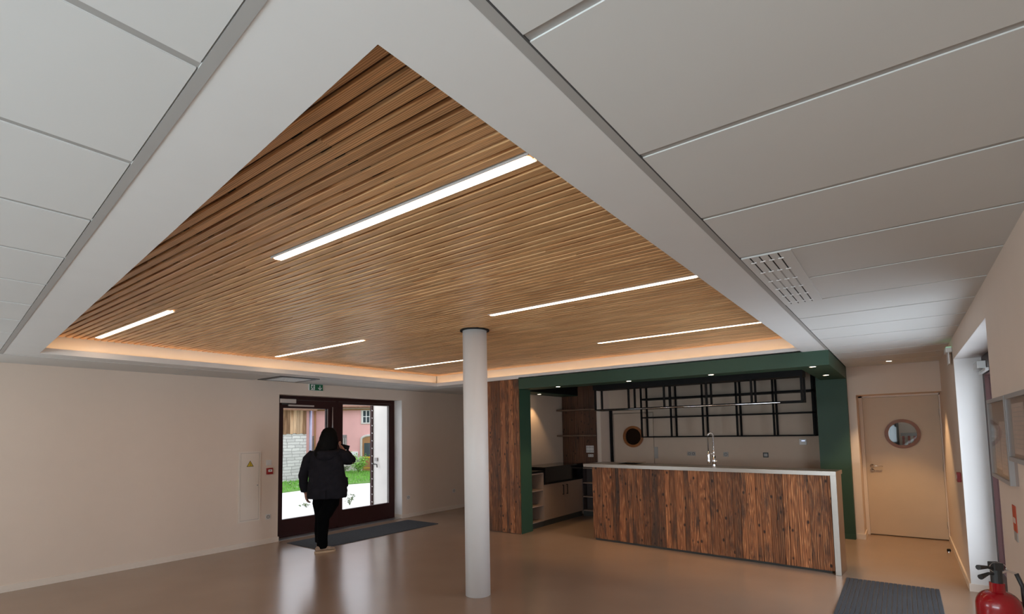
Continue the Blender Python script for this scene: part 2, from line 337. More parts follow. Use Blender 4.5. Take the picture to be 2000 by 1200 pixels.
# skirtings
bm = BM()
box(bm, XL, XL+.014, YN, DL[0], 0, SK); box(bm, XL, XL+.014, DL[1], 9.9, 0, SK); box(bm, XL-.2, XL+.014, DL[1]-.014, DL[1], 0, SK)
box(bm, XL-.19, XL+.014, DL[0], DL[0]+.014, 0, SK)
struct('baseboard_left', bm, 'skirting')
bm = BM(); box(bm, XR-.014, XR, DR[1], 9.93, 0, SK); box(bm, XR-.014, XR, YN, DR[0], 0, SK); box(bm, XR-.014, XR+.22, DR[1]-.014, DR[1], 0, SK); struct('baseboard_right', bm, 'skirting')
bm = BM(); box(bm, -.65, -.53, YE-.014, YE, 0, SK); box(bm, -.545, -.531, YE, 9.93, 0, SK); struct('baseboard_end', bm, 'skirting')

# ---- ceiling: plasterboard soffit around the timber recess
def d_in(x): return .746-.1032*(x+.933)
def d_out(x): return .498-.0982*(x+1.036)
OXR, OXL, OYF = -.922, -7.06, 7.09
SXR, SXL = -.643, -7.36
bm = BM()
prism(bm, [(OXR, OYF), (OXR, d_in(OXR)), (SXR, d_out(SXR)), (SXR, OYF)], CZ, CZ+.02)
prism(bm, [(SXR, d_out(SXR)), (OXR, d_in(OXR)), (OXL, d_in(OXL)), (SXL, d_out(SXL))], CZ, CZ+.02)
prism(bm, [(SXL, d_out(SXL)), (OXL, d_in(OXL)), (OXL, OYF), (SXL, 7.43)], CZ, CZ+.02)
prism(bm, [(SXL, 7.43), (OXL, OYF), (-5.14, OYF), (-5.14, 7.12), (-6.10, 7.12), (-6.10, 7.43)], CZ, CZ+.02)
# upstand (lip) along the recess edge
LIP = CZ+.062
def strip(p, q, w, z0, z1, b):
    p = Vector(p); q = Vector(q); d = (q-p).normalized(); n = Vector((-d.y, d.x))*w
    prism(b, [tuple(p), tuple(q), tuple(q+n), tuple(p+n)], z0, z1)
strip((OXL, d_in(OXL)), (OXL, OYF), .012, CZ+.02, LIP, bm)
strip((OXL, OYF), (OXR, OYF), .012, CZ+.02, LIP, bm)
strip((OXR, OYF), (OXR, d_in(OXR)), .012, CZ+.02, LIP, bm)
strip((OXR, d_in(OXR)), (OXL, d_in(OXL)), .012, CZ+.02, LIP, bm)
struct('ceiling', bm, 'soffit')
WZ = 2.79
CW = .125
bm = BM()   # cove: trough floor and upper band that carries the timber
strip((OXL-.012, d_in(OXL)-.1), (OXL-.012, OYF+.1), CW, CZ+.02, CZ+.024, bm)
strip((OXL, OYF+.012), (OXR, OYF+.012), CW, CZ+.02, CZ+.024, bm)
strip((OXL-CW-.012, d_in(OXL)-.15), (OXL-CW-.012, OYF+CW+.02), .015, CZ+.02, WZ+.05, bm)
strip((OXL-CW, OYF+CW+.012), (OXR+CW, OYF+CW+.012), .015, CZ+.02, WZ+.05, bm)
strip((OXR+CW, OYF+CW+.02), (OXR+CW, d_in(OXR)-.15), .015, CZ+.02, WZ+.05, bm)
strip((OXR+CW, d_in(OXR)-.13), (OXL-CW, d_in(OXL)-.13), .015, CZ+.02, WZ+.05, bm)
struct('trim_1', bm, 'cove')

# ---- tiled ceiling with stepped T-bars
bm = BM(); tb = BM()
ys = [.953+.6545*k for k in range(-7, 14)]
g = .0
for a, b_ in zip(ys, ys[1:]):
    lo, hi = a, b_-.028
    if hi > YE: hi = YE
    if lo < YE: box(bm, SXR+.004, XR, lo, hi, CZ-.003, CZ+.012)
for y in ys:
    if y < YE: box(tb, SXR+.004, XR, y-.028, y, CZ+.001, CZ+.006)
box(tb, SXR-.030, SXR, d_out(SXR)-.03, OYF, CZ-.0025, CZ-.0005)      # perimeter angle
xs = [-1.328-.6515*k for k in range(-3, 11)]
for i, x in enumerate(xs):
    x2 = x-.6515+.028
    if x2 < XL: x2 = XL
    if x <= SXR:
        prism(bm, [(x, -.72), (x, d_out(x)-.004), (x2, d_out(x2)-.004), (x2, -.72)], CZ-.003, CZ+.012)
        prism(tb, [(x, -.72), (x, d_out(x)), (x+.028, d_out(x+.028)), (x+.028, -.72)], CZ+.001, CZ+.006)

prism(tb, [(SXR, d_out(SXR)), (SXR, d_out(SXR)+.03), (SXL, d_out(SXL)+.03), (SXL, d_out(SXL))], CZ-.0025, CZ-.0005)
box(bm, XL, SXR, YN, -.722, CZ-.003, CZ+.012)
# left border tiles beside the glazed wall
ly = [d_out(SXL)-.004, 3.0, 4.14, 4.80, 6.45, 7.43]
for a, b_ in zip(ly, ly[1:]):
    if abs(a-4.14) > .01: box(bm, XL, SXL-.004, a+.006, b_-.006, CZ-.003, CZ+.012)
box(bm, XL, -5.9, 7.44, 9.9, CZ-.003, CZ+.012)
struct('ceiling_tiles', bm, 'tile').name = 'ceiling.001'
struct('trim_2', tb, 'tbar')
bm = BM(); box(bm, XL, XR, YN, .2, CZ+.02, CZ+.03); box(bm, SXR, XR, .2, 9.9, CZ+.02, CZ+.03); box(bm, XL, SXL, .2, 9.9, CZ+.02, CZ+.03); struct('trim_3', bm, 'tbar')
bm = BM(); box(bm, SXR-.001, SXR+.003, d_out(SXR)-.03, OYF, CZ-.0035, CZ+.004); struct('trim_4', bm, 'shadow_gap')

# ---- slatted timber ceiling
sl = thing('slatted_ceiling_panel', 'slatted larch timber ceiling filling the recess around the white column', 'timber ceiling', (0, 0, 0))
bm = BM(); PITCH = .0624; y = .965-6*PITCH; ygap = []
x0s, x1s = OXL-CW+.004, OXR+CW-.004
while y < OYF+CW:
    y0, y1 = y+.017, min(y+PITCH, OYF+CW+.006)
    if y < .9: y0 = y+.004
    if y1 > y0+.01:
        ps = [(y0, WZ+.016), (y0, WZ+.004), (y0+.004, WZ), (y1-.004, WZ), (y1, WZ+.004), (y1, WZ+.016)]
        # boards butt-jointed at staggered lengths
        cuts = [x0s] + sorted([x0s+random.uniform(.8, 3.0), x0s+random.uniform(3.3, 5.6)]) + [x1s]
        for xa, xb in zip(cuts, cuts[1:]):
            A = [bm.verts.new((xa+.0005, p, q)) for p, q in ps]; B = [bm.verts.new((xb-.0005, p, q)) for p, q in ps]
            for i in range(6): bm.faces.new((A[i], A[(i+1) % 6], B[(i+1) % 6], B[i]))
            bm.faces.new(A); bm.faces.new(B[::-1])
    ygap.append(y+.008); y += PITCH
# keep only what lies beyond the skewed near edge
bmesh.ops.bisect_plane(bm, geom=bm.verts[:]+bm.edges[:]+bm.faces[:], plane_co=(-.933, .746-.115, 0), plane_no=(-.1032, -1, 0), clear_outer=True)
obj('slats', bm, 'larch', sl)
bm = BM(); prism(bm, [(x0s, d_in(x0s)-.12), (x1s, d_in(x1s)-.12), (x1s, OYF+CW), (x0s, OYF+CW)], WZ+.017, WZ+.03); obj('backing_board', bm, 'larch_dark', sl)
bm = BM()
for k in range(9):
    xc = -1.757-.6385*k
    for yg in ygap:
        if yg > d_in(xc)-.05 and yg < 3.6: box(bm, xc-.033, xc+.033, yg-.0075, yg+.0075, WZ+.012, WZ+.0165)
c = obj('fixing_slot', bm, 'black', sl); c['kind'] = 'stuff'
# LED strips
def led_strip(x0, x1, y, label):
    t = thing('linear_led_light', label, 'ceiling light', ((x0+x1)/2, y, WZ), 0, 'linear lights in the timber ceiling')
    h = (x1-x0)/2
    part('housing', t, 'white_plastic', (-h-.006, h+.006, -.034, -.030, -.004, .014), (-h-.006, h+.006, .030, .034, -.004, .014))
    bm = BM(); r = .029; pts = []
    for i in range(9): a = -PI/2+PI*i/8; pts.append((h-r+r*math.cos(a), r*math.sin(a)))
    for i in range(9): a = PI/2+PI*i/8; pts.append((-h+r+r*math.cos(a), r*math.sin(a)))
    prism(bm, pts, -.0035, .008); obj('diffuser', bm, 'led', t)
led_strip(-3.085, -1.145, 1.700, 'largest glowing strip light, nearest the camera, ending at right soffit edge')
led_strip(-3.07, -1.135, 3.805, 'long glowing strip light ending above the column, second along right soffit edge')
led_strip(-3.04, -1.125, 5.93, 'thin glowing strip light above the bar bulkhead near the right recess corner')
led_strip(-6.98, -5.055, 1.835, 'short-looking glowing strip light in the far left corner of timber ceiling')
led_strip(-6.92, -5.01, 3.83, 'glowing strip light over the glazed entrance side, middle of left row')
led_strip(-6.83, -4.93, 5.88, 'thin glowing strip light ending behind the top of the white column')
# cove tape
t = thing('cove_led_tape', 'warm LED tape glowing behind the recess upstand', 'LED tape', (0, 0, 0))
part('tape', t, 'tape', (OXL-.045, OXL-.033, d_in(OXL)+.02, OYF+.03, CZ+.0245, CZ+.028))
part('tape', t, 'tape', (OXL-.03, OXR-.02, OYF+.033, OYF+.045, CZ+.0245, CZ+.028))

# ---- round column
t = thing('column', 'white round column standing in the middle of the floor', 'column', (-3.652, 4.252, 0))
bm = BM(); lathe(bm, (0, 0, 0), [(.0, .0), (.130, 0), (.130, WZ+.01), (0, WZ+.01)], 48); obj('shaft', bm, 'column', t, True)
bm = BM(); annulus(bm, (0, 0, 0), .131, .158, WZ-.012, WZ+.001, 40, 'z'); obj('collar', bm, 'black', t)

# ------------------------------------------------------------ green kitchen bulkhead
BZ = 2.405
t = thing('bar_bulkhead', 'dark green dropped bulkhead beam with small downlights above the bar', 'bulkhead', (0, 0, 0))
RX0, RX1, RY0, RY1 = -5.36, -.985, 7.45, 9.885
bm = BM()
box(bm, -5.135, -.65, 7.09, RY0, BZ, CZ); box(bm, -5.745, RX0, RY0, 9.49, BZ, CZ); box(bm, RX1, -.65, RY0, 9.36, BZ, CZ); obj('beam', bm, 'green', t)
tp = thing('green_post', 'left dark green end face of the bar opening beside the planks', 'post', (0, 0, 0), 0, 'bar opening posts')
part('face', tp, 'green', (-5.144, -5.136, 7.11, 7.43, 0, BZ))
tp = thing('green_post', 'right dark green post behind the steel end of the bar', 'post', (0, 0, 0), 0, 'bar opening posts')
bm = BM(); box(bm, -1.055, -.652, 9.362, 9.895, 0, BZ-.001); box(bm, -1.055, -.652, 9.346, 9.36, 0, SK); obj('shaft', bm, 'green', tp)
bm = BM(); box(bm, -1.055, -.652, 9.362, 9.895, BZ, CZ+.2); struct('trim_6', bm, 'green')
bm = BM(); box(bm, RX0, RX1, RY0, 9.89, 2.66, 2.70); box(bm, RX0, RX0+.01, RY0, RY1, CZ, 2.66); box(bm, RX0, RX1, RY0, RY0+.01, BZ+.01, 2.66); box(bm, RX0, RX0+.004, RY0, 9.49, BZ+.01, CZ); box(bm, RX1-.004, RX1, RY0, 9.36, BZ+.01, 2.66)
struct('trim_7', bm, 'black')

def downlight(x, y, z, label, energy, group='downlights'):
    t = thing('downlight', label, 'downlight', (x, y, z), 0, group)
    bm = BM(); annulus(bm, (0, 0, 0), .034, .045, -.004, .0, 28, 'z'); obj('ring', bm, 'alu', t)
    bm = BM(); lathe(bm, (0, 0, 0), [(0, -.003), (.033, -.003), (.033, 0), (0, 0)], 24); obj('lens', bm, 'spot_lens', t)
    l = bpy.data.lights.new('beam', 'SPOT'); l.energy = energy; l.color = (1, .66, .35); l.spot_size = math.radians(78); l.spot_blend = .45; l.shadow_soft_size = .03
    o = bpy.data.objects.new('beam', l); COL.objects.link(o); o.parent = t; o.location = (0, 0, -.012)
downlight(-4.42, 7.19, BZ, 'bulkhead downlight directly right of the left green post', 48)
downlight(-3.20, 7.19, BZ, 'bulkhead downlight over the left end of the bar', 48)
downlight(-2.02, 7.19, BZ, 'bulkhead downlight over the middle of the bar near the tap', 48)
downlight(-.83, 7.19, BZ, 'bulkhead downlight at the front right corner of the green beam', 48)
downlight(-.825, 8.50, BZ, 'bulkhead downlight behind the corner one, nearest the right green post', 40)
downlight(-5.56, 8.35, BZ, 'bulkhead downlight deepest in the left kitchen corner by the beige wall', 30)
downlight(-.105, 8.93, CZ-.003, 'downlight in the white tiled ceiling before the cream hall door', 120, 'hall downlight')

# reclaimed plank cladding on the stub wall
def planks(name, parent, mat, x0, x1, y0, y1, z0, z1, wmin, wmax, seed, label=None):
    rnd = random.Random(seed); bm = BM(); x = x0
    while x < x1-.001:
        w = min(rnd.uniform(wmin, wmax), x1-x)
        if x1-(x+w) < wmin*.5: w = x1-x
        dy = rnd.uniform(0, .005)
        box(bm, x+.0016, x+w-.0016, y0+dy, y1, z0+rnd.uniform(0, .004), z1); x += w
    return obj(name, bm, mat, parent)
t = thing('plank_cladding', 'tall reclaimed plank cladding beside the left green post', 'wood cladding', (-5.62, 7.09, 0))
planks('boards', t, 'reclaimed', -.48, .478, .0, .030, .004, CZ-.004, .07, .14, 3)

# ------------------------------------------------------------ bar
ROT = math.radians(-5.04)
BO = (-.645, 7.028, 0)
t = thing('bar_counter', 'long bar front of vertical reclaimed planks under the steel worktop', 'bar counter', BO, ROT)
planks('front_boards', t, 'reclaimed', -3.305, -.067, .028, .052, .03, 1.117, .05, .13, 11)
part('carcass', t, 'plinth', (-3.29, -.10, .058, .28, .0, 1.10))
t = thing('steel_worktop', 'brushed steel bar worktop with waterfall right end and sink cut-out', 'worktop', BO, ROT)
sx0, sx1, sy0, sy1 = -3.00, -2.66, .20, .55
bm = BM()
z0, z1 = 1.118, 1.166
for a in (((-3.445, 0), (sx0, 0), (sx0, .62), (-3.445, .62)), ((sx1, 0), (0, 0), (0, .36), (sx1, .58)), ((sx0, 0), (sx1, 0), (sx1, sy0), (sx0, sy0)), ((sx0, sy1), (sx1, sy1), (sx1, .58), (sx0, .62))): prism(bm, a, z0, z1)
obj('top', bm, 'steel', t)
part('end_leg', t, 'steel', (-.060, 0, 0, .30, 0, z0), bev=.002)
part('sink_bowl', t, 'black', (sx0, sx1, sy0, sy1, .92, .93), (sx0, sx0+.004, sy0, sy1, .93, z1), (sx1-.004, sx1, sy0, sy1, .93, z1), (sx0, sx1, sy0, sy0+.004, .93, z1), (sx0, sx1, sy1-.004, sy1, .93, z1))
bm = BM(); annulus(bm, ((sx0+sx1)/2, sy1+.02, z1+.012), .0, .004, -.17, .17, 8, 'x'); obj('sink_rim', bm, 'chrome', t)
# tap
t = thing('kitchen_tap', 'chrome spring-neck mixer tap on the bar worktop', 'tap', (-2.12, 7.50, z1))
bm = BM(); cyl(bm, (0, 0, 0), (0, 0, .14), .022, 20); cyl(bm, (0, 0, .0), (0, 0, .008), .03, 20); obj('body', bm, 'chrome', t, True)
bm = BM(); cyl(bm, (0, 0, .13), (0, 0, .24), .012, 16); obj('riser', bm, 'chrome', t, True)
bm = BM(); P = []
for i in range(14): P.append((0, 0, .22+.20*i/13))
for i in range(1, 13): a = PI*i/12; P.append((-.035+.035*math.cos(a), 0, .42+.035*math.sin(a)))
tube(bm, P, .008, 8); obj('hose', bm, 'dark_plastic', t, True)
bm = BM(); H = []
for i in range(420):
    s = i/419; L_ = s*(len(P)-1); k = min(int(L_), len(P)-2); q = Vector(P[k]).lerp(Vector(P[k+1]), L_-k); d = (Vector(P[k+1])-Vector(P[k])).normalized(); u = Vector((0, 1, 0)); v = d.cross(u)
    a = s*2*PI*30; H.append(q+u*.0135*math.cos(a)+v*.0135*math.sin(a))
tube(bm, H, .0026, 5); obj('spring', bm, 'chrome', t, True)
bm = BM(); tube(bm, [(-.07, 0, .42), (-.07, 0, .20)], .007, 10); obj('feed_pipe', bm, 'dark_plastic', t, True)
bm = BM(); lathe(bm, (-.07, 0, 0), [(0, .03), (.018, .03), (.021, .07), (.014, .10), (.017, .15), (.012, .20), (0, .20)], 16); obj('spray_head', bm, 'chrome', t, True)
bm = BM(); tube(bm, [(0, 0, .17), (-.07, 0, .17)], .005, 8); obj('holder_arm', bm, 'chrome', t, True)
bm = BM(); tube(bm, [(0, 0, .06), (.05, -.01, .07)], .006, 8); obj('lever', bm, 'chrome', t, True)

# ------------------------------------------------------------ hanging rack over bar (front) and wall shelf
def post_boxes(bm, x, y, z0, z1, w=.026): box(bm, x-w/2, x+w/2, y-w/2, y+w/2, z0, z1)
RYF, RYB, RZ = 7.52, 7.75, 2.0
t = thing('hanging_bar_rack', 'black steel rack hanging from the bulkhead over the bar', 'hanging rack', (0, 0, 0))
rx = [-3.93, -3.36, -2.80, -2.19, -1.60, -1.005]
for x in rx:
    for yy in (RYF, RYB):
        bm = BM(); post_boxes(bm, x, yy, RZ+.02, BZ-.04); obj('upright', bm, 'black_steel', t)
bm = BM(); box(bm, rx[0]-.03, rx[-1]+.02, RYF-.02, RYB+.02, BZ-.075, BZ+.005); box(bm, rx[0]+.2, rx[0]+.25, RYF, RYB, BZ+.005, 2.66); box(bm, rx[-1]-.25, rx[-1]-.2, RYF, RYB, BZ+.005, 2.66); obj('top_panel', bm, 'black_steel', t)
bm = BM()
box(bm, rx[0]-.013, rx[-1]+.013, RYF-.013, RYF+.013, RZ-.002, RZ+.022); box(bm, rx[0]-.013, rx[-1]+.013, RYB-.013, RYB+.013, RZ-.002, RZ+.022)
for x in rx: box(bm, x-.013, x+.013, RYF, RYB, RZ-.002, RZ+.022)
obj('lower_frame', bm, 'black_steel', t)
bm = BM(); tube(bm, [(rx[0]-.01, RYF-.02, RZ+.004), (rx[-1]-.25, RYF-.02, RZ+.004)], .007, 10); obj('rail', bm, 'chrome', t, True)
SYF, SYB, SZ = 9.60, 9.875, 1.535
t = thing('wall_rack_shelf', 'black steel shelving frame fixed to the kitchen back wall', 'wall shelf', (0, 0, 0))
bx = [-4.035, -3.455, -2.875, -2.295, -1.715, -1.135]
for x in bx:
    for yy in (SYF, SYB):
        bm = BM(); post_boxes(bm, x, yy, SZ, 2.655, .03); obj('upright', bm, 'black_steel', t)
for z, th in ((SZ, .02), (1.905, .022), (2.255, .03)):
    bm = BM(); box(bm, bx[0]-.015, bx[-1]+.015, SYF-.015, SYB+.015, z-.0, z+th) if z > SZ+.1 else None
    if z < SZ+.1:
        for yy in (SYF, SYB): box(bm, bx[0]-.015, bx[-1]+.015, yy-.012, yy+.012, z, z+th)
        for x in bx: box(bm, x-.01, x+.01, SYF, SYB, z, z+th)
    obj('shelf', bm, 'black_steel', t)

# kitchen back-wall door with porthole (door_2) and black jamb strip
d = struct_empty('door_2', (-4.35, 9.905, 0))
PH = 1.552
def leaf_with_hole(bm, x0, x1, z0, z1, y0, y1, cx, cz, r, n=48):
    """rectangular leaf with a round hole"""
    def sq(a):
        ca, sa = math.cos(a), math.sin(a); tx = ((x1-cx)/ca if ca > 1e-9 else (x0-cx)/ca if ca < -1e-9 else 1e9); tz = ((z1-cz)/sa if sa > 1e-9 else (z0-cz)/sa if sa < -1e-9 else 1e9)
        k = min(tx, tz); return (cx+ca*k, cz+sa*k)
    angs = sorted({2*PI*i/n for i in range(n)} | {math.atan2(z-cz, x-cx) % (2*PI) for x in (x0, x1) for z in (z0, z1)})
    for y, flip in ((y0, 0), (y1, 1)):
        I = [bm.verts.new((cx+r*math.cos(a), y, cz+r*math.sin(a))) for a in angs]; O = [bm.verts.new((sq(a)[0], y, sq(a)[1])) for a in angs]
        for i in range(len(angs)):
            j = (i+1) % len(angs); bm.faces.new((I[i], I[j], O[j], O[i]))
        if flip: I2, O2 = I, O
        else: I1, O1 = I, O
    for A, B in ((I1, I2), (O1, O2)):
        for i in range(len(angs)):
            j = (i+1) % len(angs); bm.faces.new((A[i], A[j], B[j], B[i]))
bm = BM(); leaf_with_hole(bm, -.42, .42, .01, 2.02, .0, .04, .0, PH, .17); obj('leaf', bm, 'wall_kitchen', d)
bm = BM(); annulus(bm, (0, 0, PH), .165, .215, -.025, 0, 48); obj('porthole_ring', bm, 'porthole_wood', d)
bm = BM(); lathe(bm, (0, 0, PH), [(0, .012), (.172, .012), (.172, .018), (0, .018)], 40, 'y'); obj('porthole_pane', bm, 'dark_pane', d)
part('jamb', d, 'black', (-.50, -.44, -.03, .0, 0, 2.10))
# pilaster beside door (pale face, darker return)
bm = BM(); box(bm, -4.93, -4.87, 9.49, 9.50, 0, 2.6); struct('trim_5', bm, 'skirting')

# reclaimed panel on the pier + shelves + sockets
t = thing('pillar_cladding', 'dark reclaimed plank panel on the kitchen pier behind the bar end', 'wood cladding', (-5.345, 9.47, 0))
planks('boards', t, 'reclaimed_dark', -.395, .395, .0, .028, .9, 2.655, .09, .16, 5)
for z, lab in ((2.095, 'upper thin grey-brown wooden shelf on the dark plank pier'), (1.575, 'lower thin grey-brown wooden shelf on the dark plank pier')):
    t = thing('floating_shelf', lab, 'shelf', (-5.35, 9.35, z), 0, 'shelves on the plank pier')
    bm = BM(); box(bm, -.385, .40, -.115, .118, 0, .03, bev=.002); obj('board', bm, 'shelf_wood', t)

# generic sockets (built facing -y at origin)
def socket(name, loc, rz, w, h, gangs, label, cat, mat='grey_plastic', kind='socket', holder=None, rows=1):
    t = thing(name, label, cat, loc, rz)
    bm = BM(); box(bm, -w/2, w/2, -.010, -.0005, -h/2, h/2, bev=.002); obj('plate', bm, mat, t)
    for r in range(rows):
        for i in range(gangs):
            cx = -w/2+w*(i+.5)/gangs; cz = -h/2+h*(r+.5)/rows; s = min(w/gangs, h/rows)*.33
            bm = BM()
            if kind == 'socket': annulus(bm, (cx, -.010, cz), s*.78, s, -.002, .0, 20); lathe(bm, (cx, 0, cz), [(0, -.0105), (s*.2, -.0105), (s*.2, -.010), (0, -.010)], 8, 'y')
            else: box(bm, cx-s, cx+s, -.013, -.010, cz-s*.9, cz+s*.9)
            obj('outlet' if kind == 'socket' else 'rocker', bm, 'dark_plastic' if kind == 'socket' and mat != 'dark_plastic' else ('grey_metal' if mat == 'dark_plastic' else mat), t)
    return t
socket('multi_socket_plate', (-5.10, 9.469, 1.315), 0, .17, .14, 3, 'white six-outlet socket plate on the dark plank pier', 'socket', 'white_plastic', rows=2)
socket('double_socket', (-5.085, 9.469, 1.185), 0, .115, .055, 2, 'small white double socket below the six-outlet plate on the pier', 'socket', 'white_plastic')
socket('switch_strip', (-3.885, 9.899, 1.235), 0, .075, .225, 1, 'tall vertical switch plate on the kitchen wall right of the porthole', 'switch', 'grey_plastic', 'switch', rows=3)
socket('double_socket', (-3.20, 9.899, 1.222), 0, .15, .075, 2, 'wide pale double socket on the kitchen wall left of the tap', 'socket')
socket('wall_socket', (-2.585, 9.899, 1.215), 0, .085, .085, 1, 'single pale socket on the kitchen wall right of the tap', 'socket')
socket('dark_socket', (-1.925, 9.899, 1.212), 0, .085, .085, 1, 'black square outlet on the kitchen wall below the rack', 'socket', 'dark_plastic', 'switch')
t = thing('thermostat', 'small white thermostat with blue lit display under the rack right end', 'thermostat', (-1.345, 9.899, 1.435))
bm = BM(); box(bm, -.055, .055, -.022, -.0005, -.05, .05, bev=.006); obj('housing', bm, 'white_plastic', t); part('screen', t, 'thermostat_screen', (-.02, .03, -.0235, -.022, .012, .026))

# ------------------------------------------------------------ left kitchen run (faces +x)
KX0, KX1 = -5.745, -5.20
t = thing('open_shelf_cabinet', 'narrow open shelf cabinet at the near end of the black worktop', 'cabinet', (KX1, 7.70, 0), 0, 'kitchen run cabinets')
def open_cab(t, y0, y1):
    part('side_panel', t, 'kitchen_front', (KX0-KX1, 0, y0, y0+.016, .10, .955))
    part('side_panel', t, 'kitchen_front', (KX0-KX1, 0, y1-.016, y1, .10, .955))
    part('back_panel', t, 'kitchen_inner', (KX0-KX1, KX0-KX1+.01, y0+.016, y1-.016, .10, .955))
    for z in (.10, .37, .64, .935): part('shelf', t, 'kitchen_front', (KX0-KX1+.01, 0, y0+.016, y1-.016, z, z+.018))
    part('plinth', t, 'plinth', (KX0-KX1, -.03, y0, y1, 0, .10))
open_cab(t, -.25, .19)
t = thing('open_shelf_cabinet', 'dark open shelf cabinet at the far end, half hidden by the bar', 'cabinet', (KX1, 9.29, 0), 0, 'kitchen run cabinets')
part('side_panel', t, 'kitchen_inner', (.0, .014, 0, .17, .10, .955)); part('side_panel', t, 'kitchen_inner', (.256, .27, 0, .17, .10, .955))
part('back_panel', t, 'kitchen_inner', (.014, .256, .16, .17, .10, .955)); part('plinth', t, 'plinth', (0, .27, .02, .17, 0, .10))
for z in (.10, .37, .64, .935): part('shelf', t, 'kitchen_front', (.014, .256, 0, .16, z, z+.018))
t = thing('base_cabinet', 'taupe two-door base cabinet under the black upstand, behind the bar end', 'cabinet', (KX1, 8.59, 0), 0, 'kitchen run cabinets')
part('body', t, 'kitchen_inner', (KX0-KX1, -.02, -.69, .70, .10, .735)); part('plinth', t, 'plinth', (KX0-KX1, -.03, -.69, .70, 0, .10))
for s in (-1, 1):
    dr = part('door', t, 'kitchen_front', (-.019, 0, -.688 if s < 0 else .011, .007 if s < 0 else .695, .105, .73))
    bm = BM(); yh = .009+s*.07; box(bm, .001, .028, yh-.006, yh+.006, .50, .512); box(bm, .001, .028, yh-.006, yh+.006, .668, .68); box(bm, .022, .032, yh-.006, yh+.006, .50, .68); obj('handle', bm, 'black', dr)
t = thing('black_worktop', 'black kitchen worktop with raised glossy box section along the left wall', 'worktop', (KX1, 8.5, 0))
part('top', t, 'black', (KX0-KX1, .01, -1.05, -.60, .958, .99)); part('top', t, 'black', (KX0-KX1, .285, .79, .965, .958, .99))
part('raised_box', t, 'black_gloss', (KX0-KX1, .014, -.598, .788, .738, 1.045))
part('front_frame', t, 'black', (.0145, .022, -.60, -.585, .738, 1.045), (.0145, .022, .775, .788, .738, 1.045), (.0145, .022, -.585, .775, .738, .77))

# ------------------------------------------------------------ hall door (door_1) in niche
d = struct_empty('door_1', (-.025, 9.94, 0))
bm = BM(); leaf_with_hole(bm, -.468, .468, .012, 2.12, .0, .04, .012, 1.552, .185); obj('leaf', bm, 'door_cream', d)
bm = BM(); box(bm, -.518, -.470, -.03, .06, 0, 2.15); box(bm, .470, .483, -.03, .06, 0, 2.15); box(bm, -.518, .483, -.03, .06, 2.124, 2.149); obj('frame', bm, 'skirting', d)
bm = BM(); annulus(bm, (.012, 0, 1.552), .175, .222, -.022, -.0005, 56); obj('porthole_ring', bm, 'porthole_wood', d)
bm = BM(); lathe(bm, (.012, 0, 1.552), [(0, .014), (.187, .014), (.187, .02), (0, .02)], 48, 'y'); obj('porthole_pane', bm, 'glass', d)
bm = BM()
for z in (1.06, .99): annulus(bm, (-.395, -.008, z), .0, .026, .0, .007, 20)
tube(bm, [(-.395, -.005, 1.06), (-.395, -.05, 1.06), (-.37, -.055, 1.06), (-.27, -.055, 1.06), (-.265, -.04, 1.055)], .009, 10); obj('handle', bm, 'chrome', d, True)
for z in (.22, 1.05, 1.86):
    bm = BM(); cyl(bm, (.472, -.012, z-.05), (.472, -.012, z+.05), .011, 12); obj('hinge', bm, 'alu', d, True)
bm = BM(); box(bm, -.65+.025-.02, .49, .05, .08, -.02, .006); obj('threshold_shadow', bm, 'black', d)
# stair balustrade seen through the porthole
t = thing('stair_balustrade', 'reddish slatted balustrade seen through the hall door porthole', 'balustrade', (.24, 11.1, 0))
part('handrail', t, 'grey_metal', (-.28, .32, -.03, .03, 1.50, 1.55))
bm = BM()
for i in range(8): box(bm, -.26+i*.075, -.226+i*.075, -.012, .012, .0, 1.50)
obj('baluster_panel', bm, 'orange_red', t)
t = thing('dark_door_panel', 'dark door leaf seen left inside the hall door porthole', 'door leaf', (-.115, 11.0, 0))
part('panel', t, 'black', (-.075, .055, 0, .04, 0, 2.3))
l = bpy.data.lights.new('stairwell_light', 'POINT'); l.energy = 7; l.color = (.85, .95, .95); l.shadow_soft_size = .2; o = bpy.data.objects.new('stairwell_light', l); COL.objects.link(o); o.location = (.36, 10.8, 2.6)

# doorstop
t = thing('door_stop', 'small black floor door stop near the hall door right wall', 'door stop', (.395, 9.08, 0))
bm = BM(); lathe(bm, (0, 0, 0), [(0, 0), (.022, 0), (.022, .03), (.014, .04), (0, .04)], 20); obj('body', bm, 'black', t, True)
bm = BM(); annulus(bm, (0, 0, 0), .0225, .025, .0, .008, 20, 'z'); obj('base_ring', bm, 'chrome', t)

# ------------------------------------------------------------ left glazed entrance (door_3), plane x = -8.38
FX = XL-.25
d = struct_empty('door_3', (FX, DL[0], 0))
W = DL[1]-DL[0]; T = DL[2]
def fbox(y0, y1, z0, z1, x0=-.05, x1=.02): return (x0, x1, y0, y1, z0, z1)
MU0, MU1 = 1.07, 1.375       # mullion and stiles zone
part('frame', d, 'burgundy', fbox(0, .07, 0, T), fbox(W-.075, W, 0, T), fbox(.07, W-.075, T-.065, T), fbox(MU0+.17, MU0+.215, 0, T-.065), fbox(.07, W-.075, 0, .03))
lf = part('leaf', d, 'burgundy', fbox(.075, .20, .032, T-.07, -.045, .026), fbox(MU0-.03, MU0+.165, .032, T-.07, -.045, .026), fbox(.20, MU0-.03, .032, .295, -.045, .026), fbox(.20, MU0-.03, 2.165, T-.07, -.045, .026))
lf.name = 'door_leaf'
part('pane', lf, 'glass', (-.012, -.004, .20, MU0-.03, .295, 2.165))
part('gasket', lf, 'grey_metal', (-.02, .027, MU0-.03, MU0-.012, .295, 2.165))
bm = BM(); tube(bm, [(.065, MU0+.055, .35), (.065, MU0+.055, 2.20)], .015, 12)
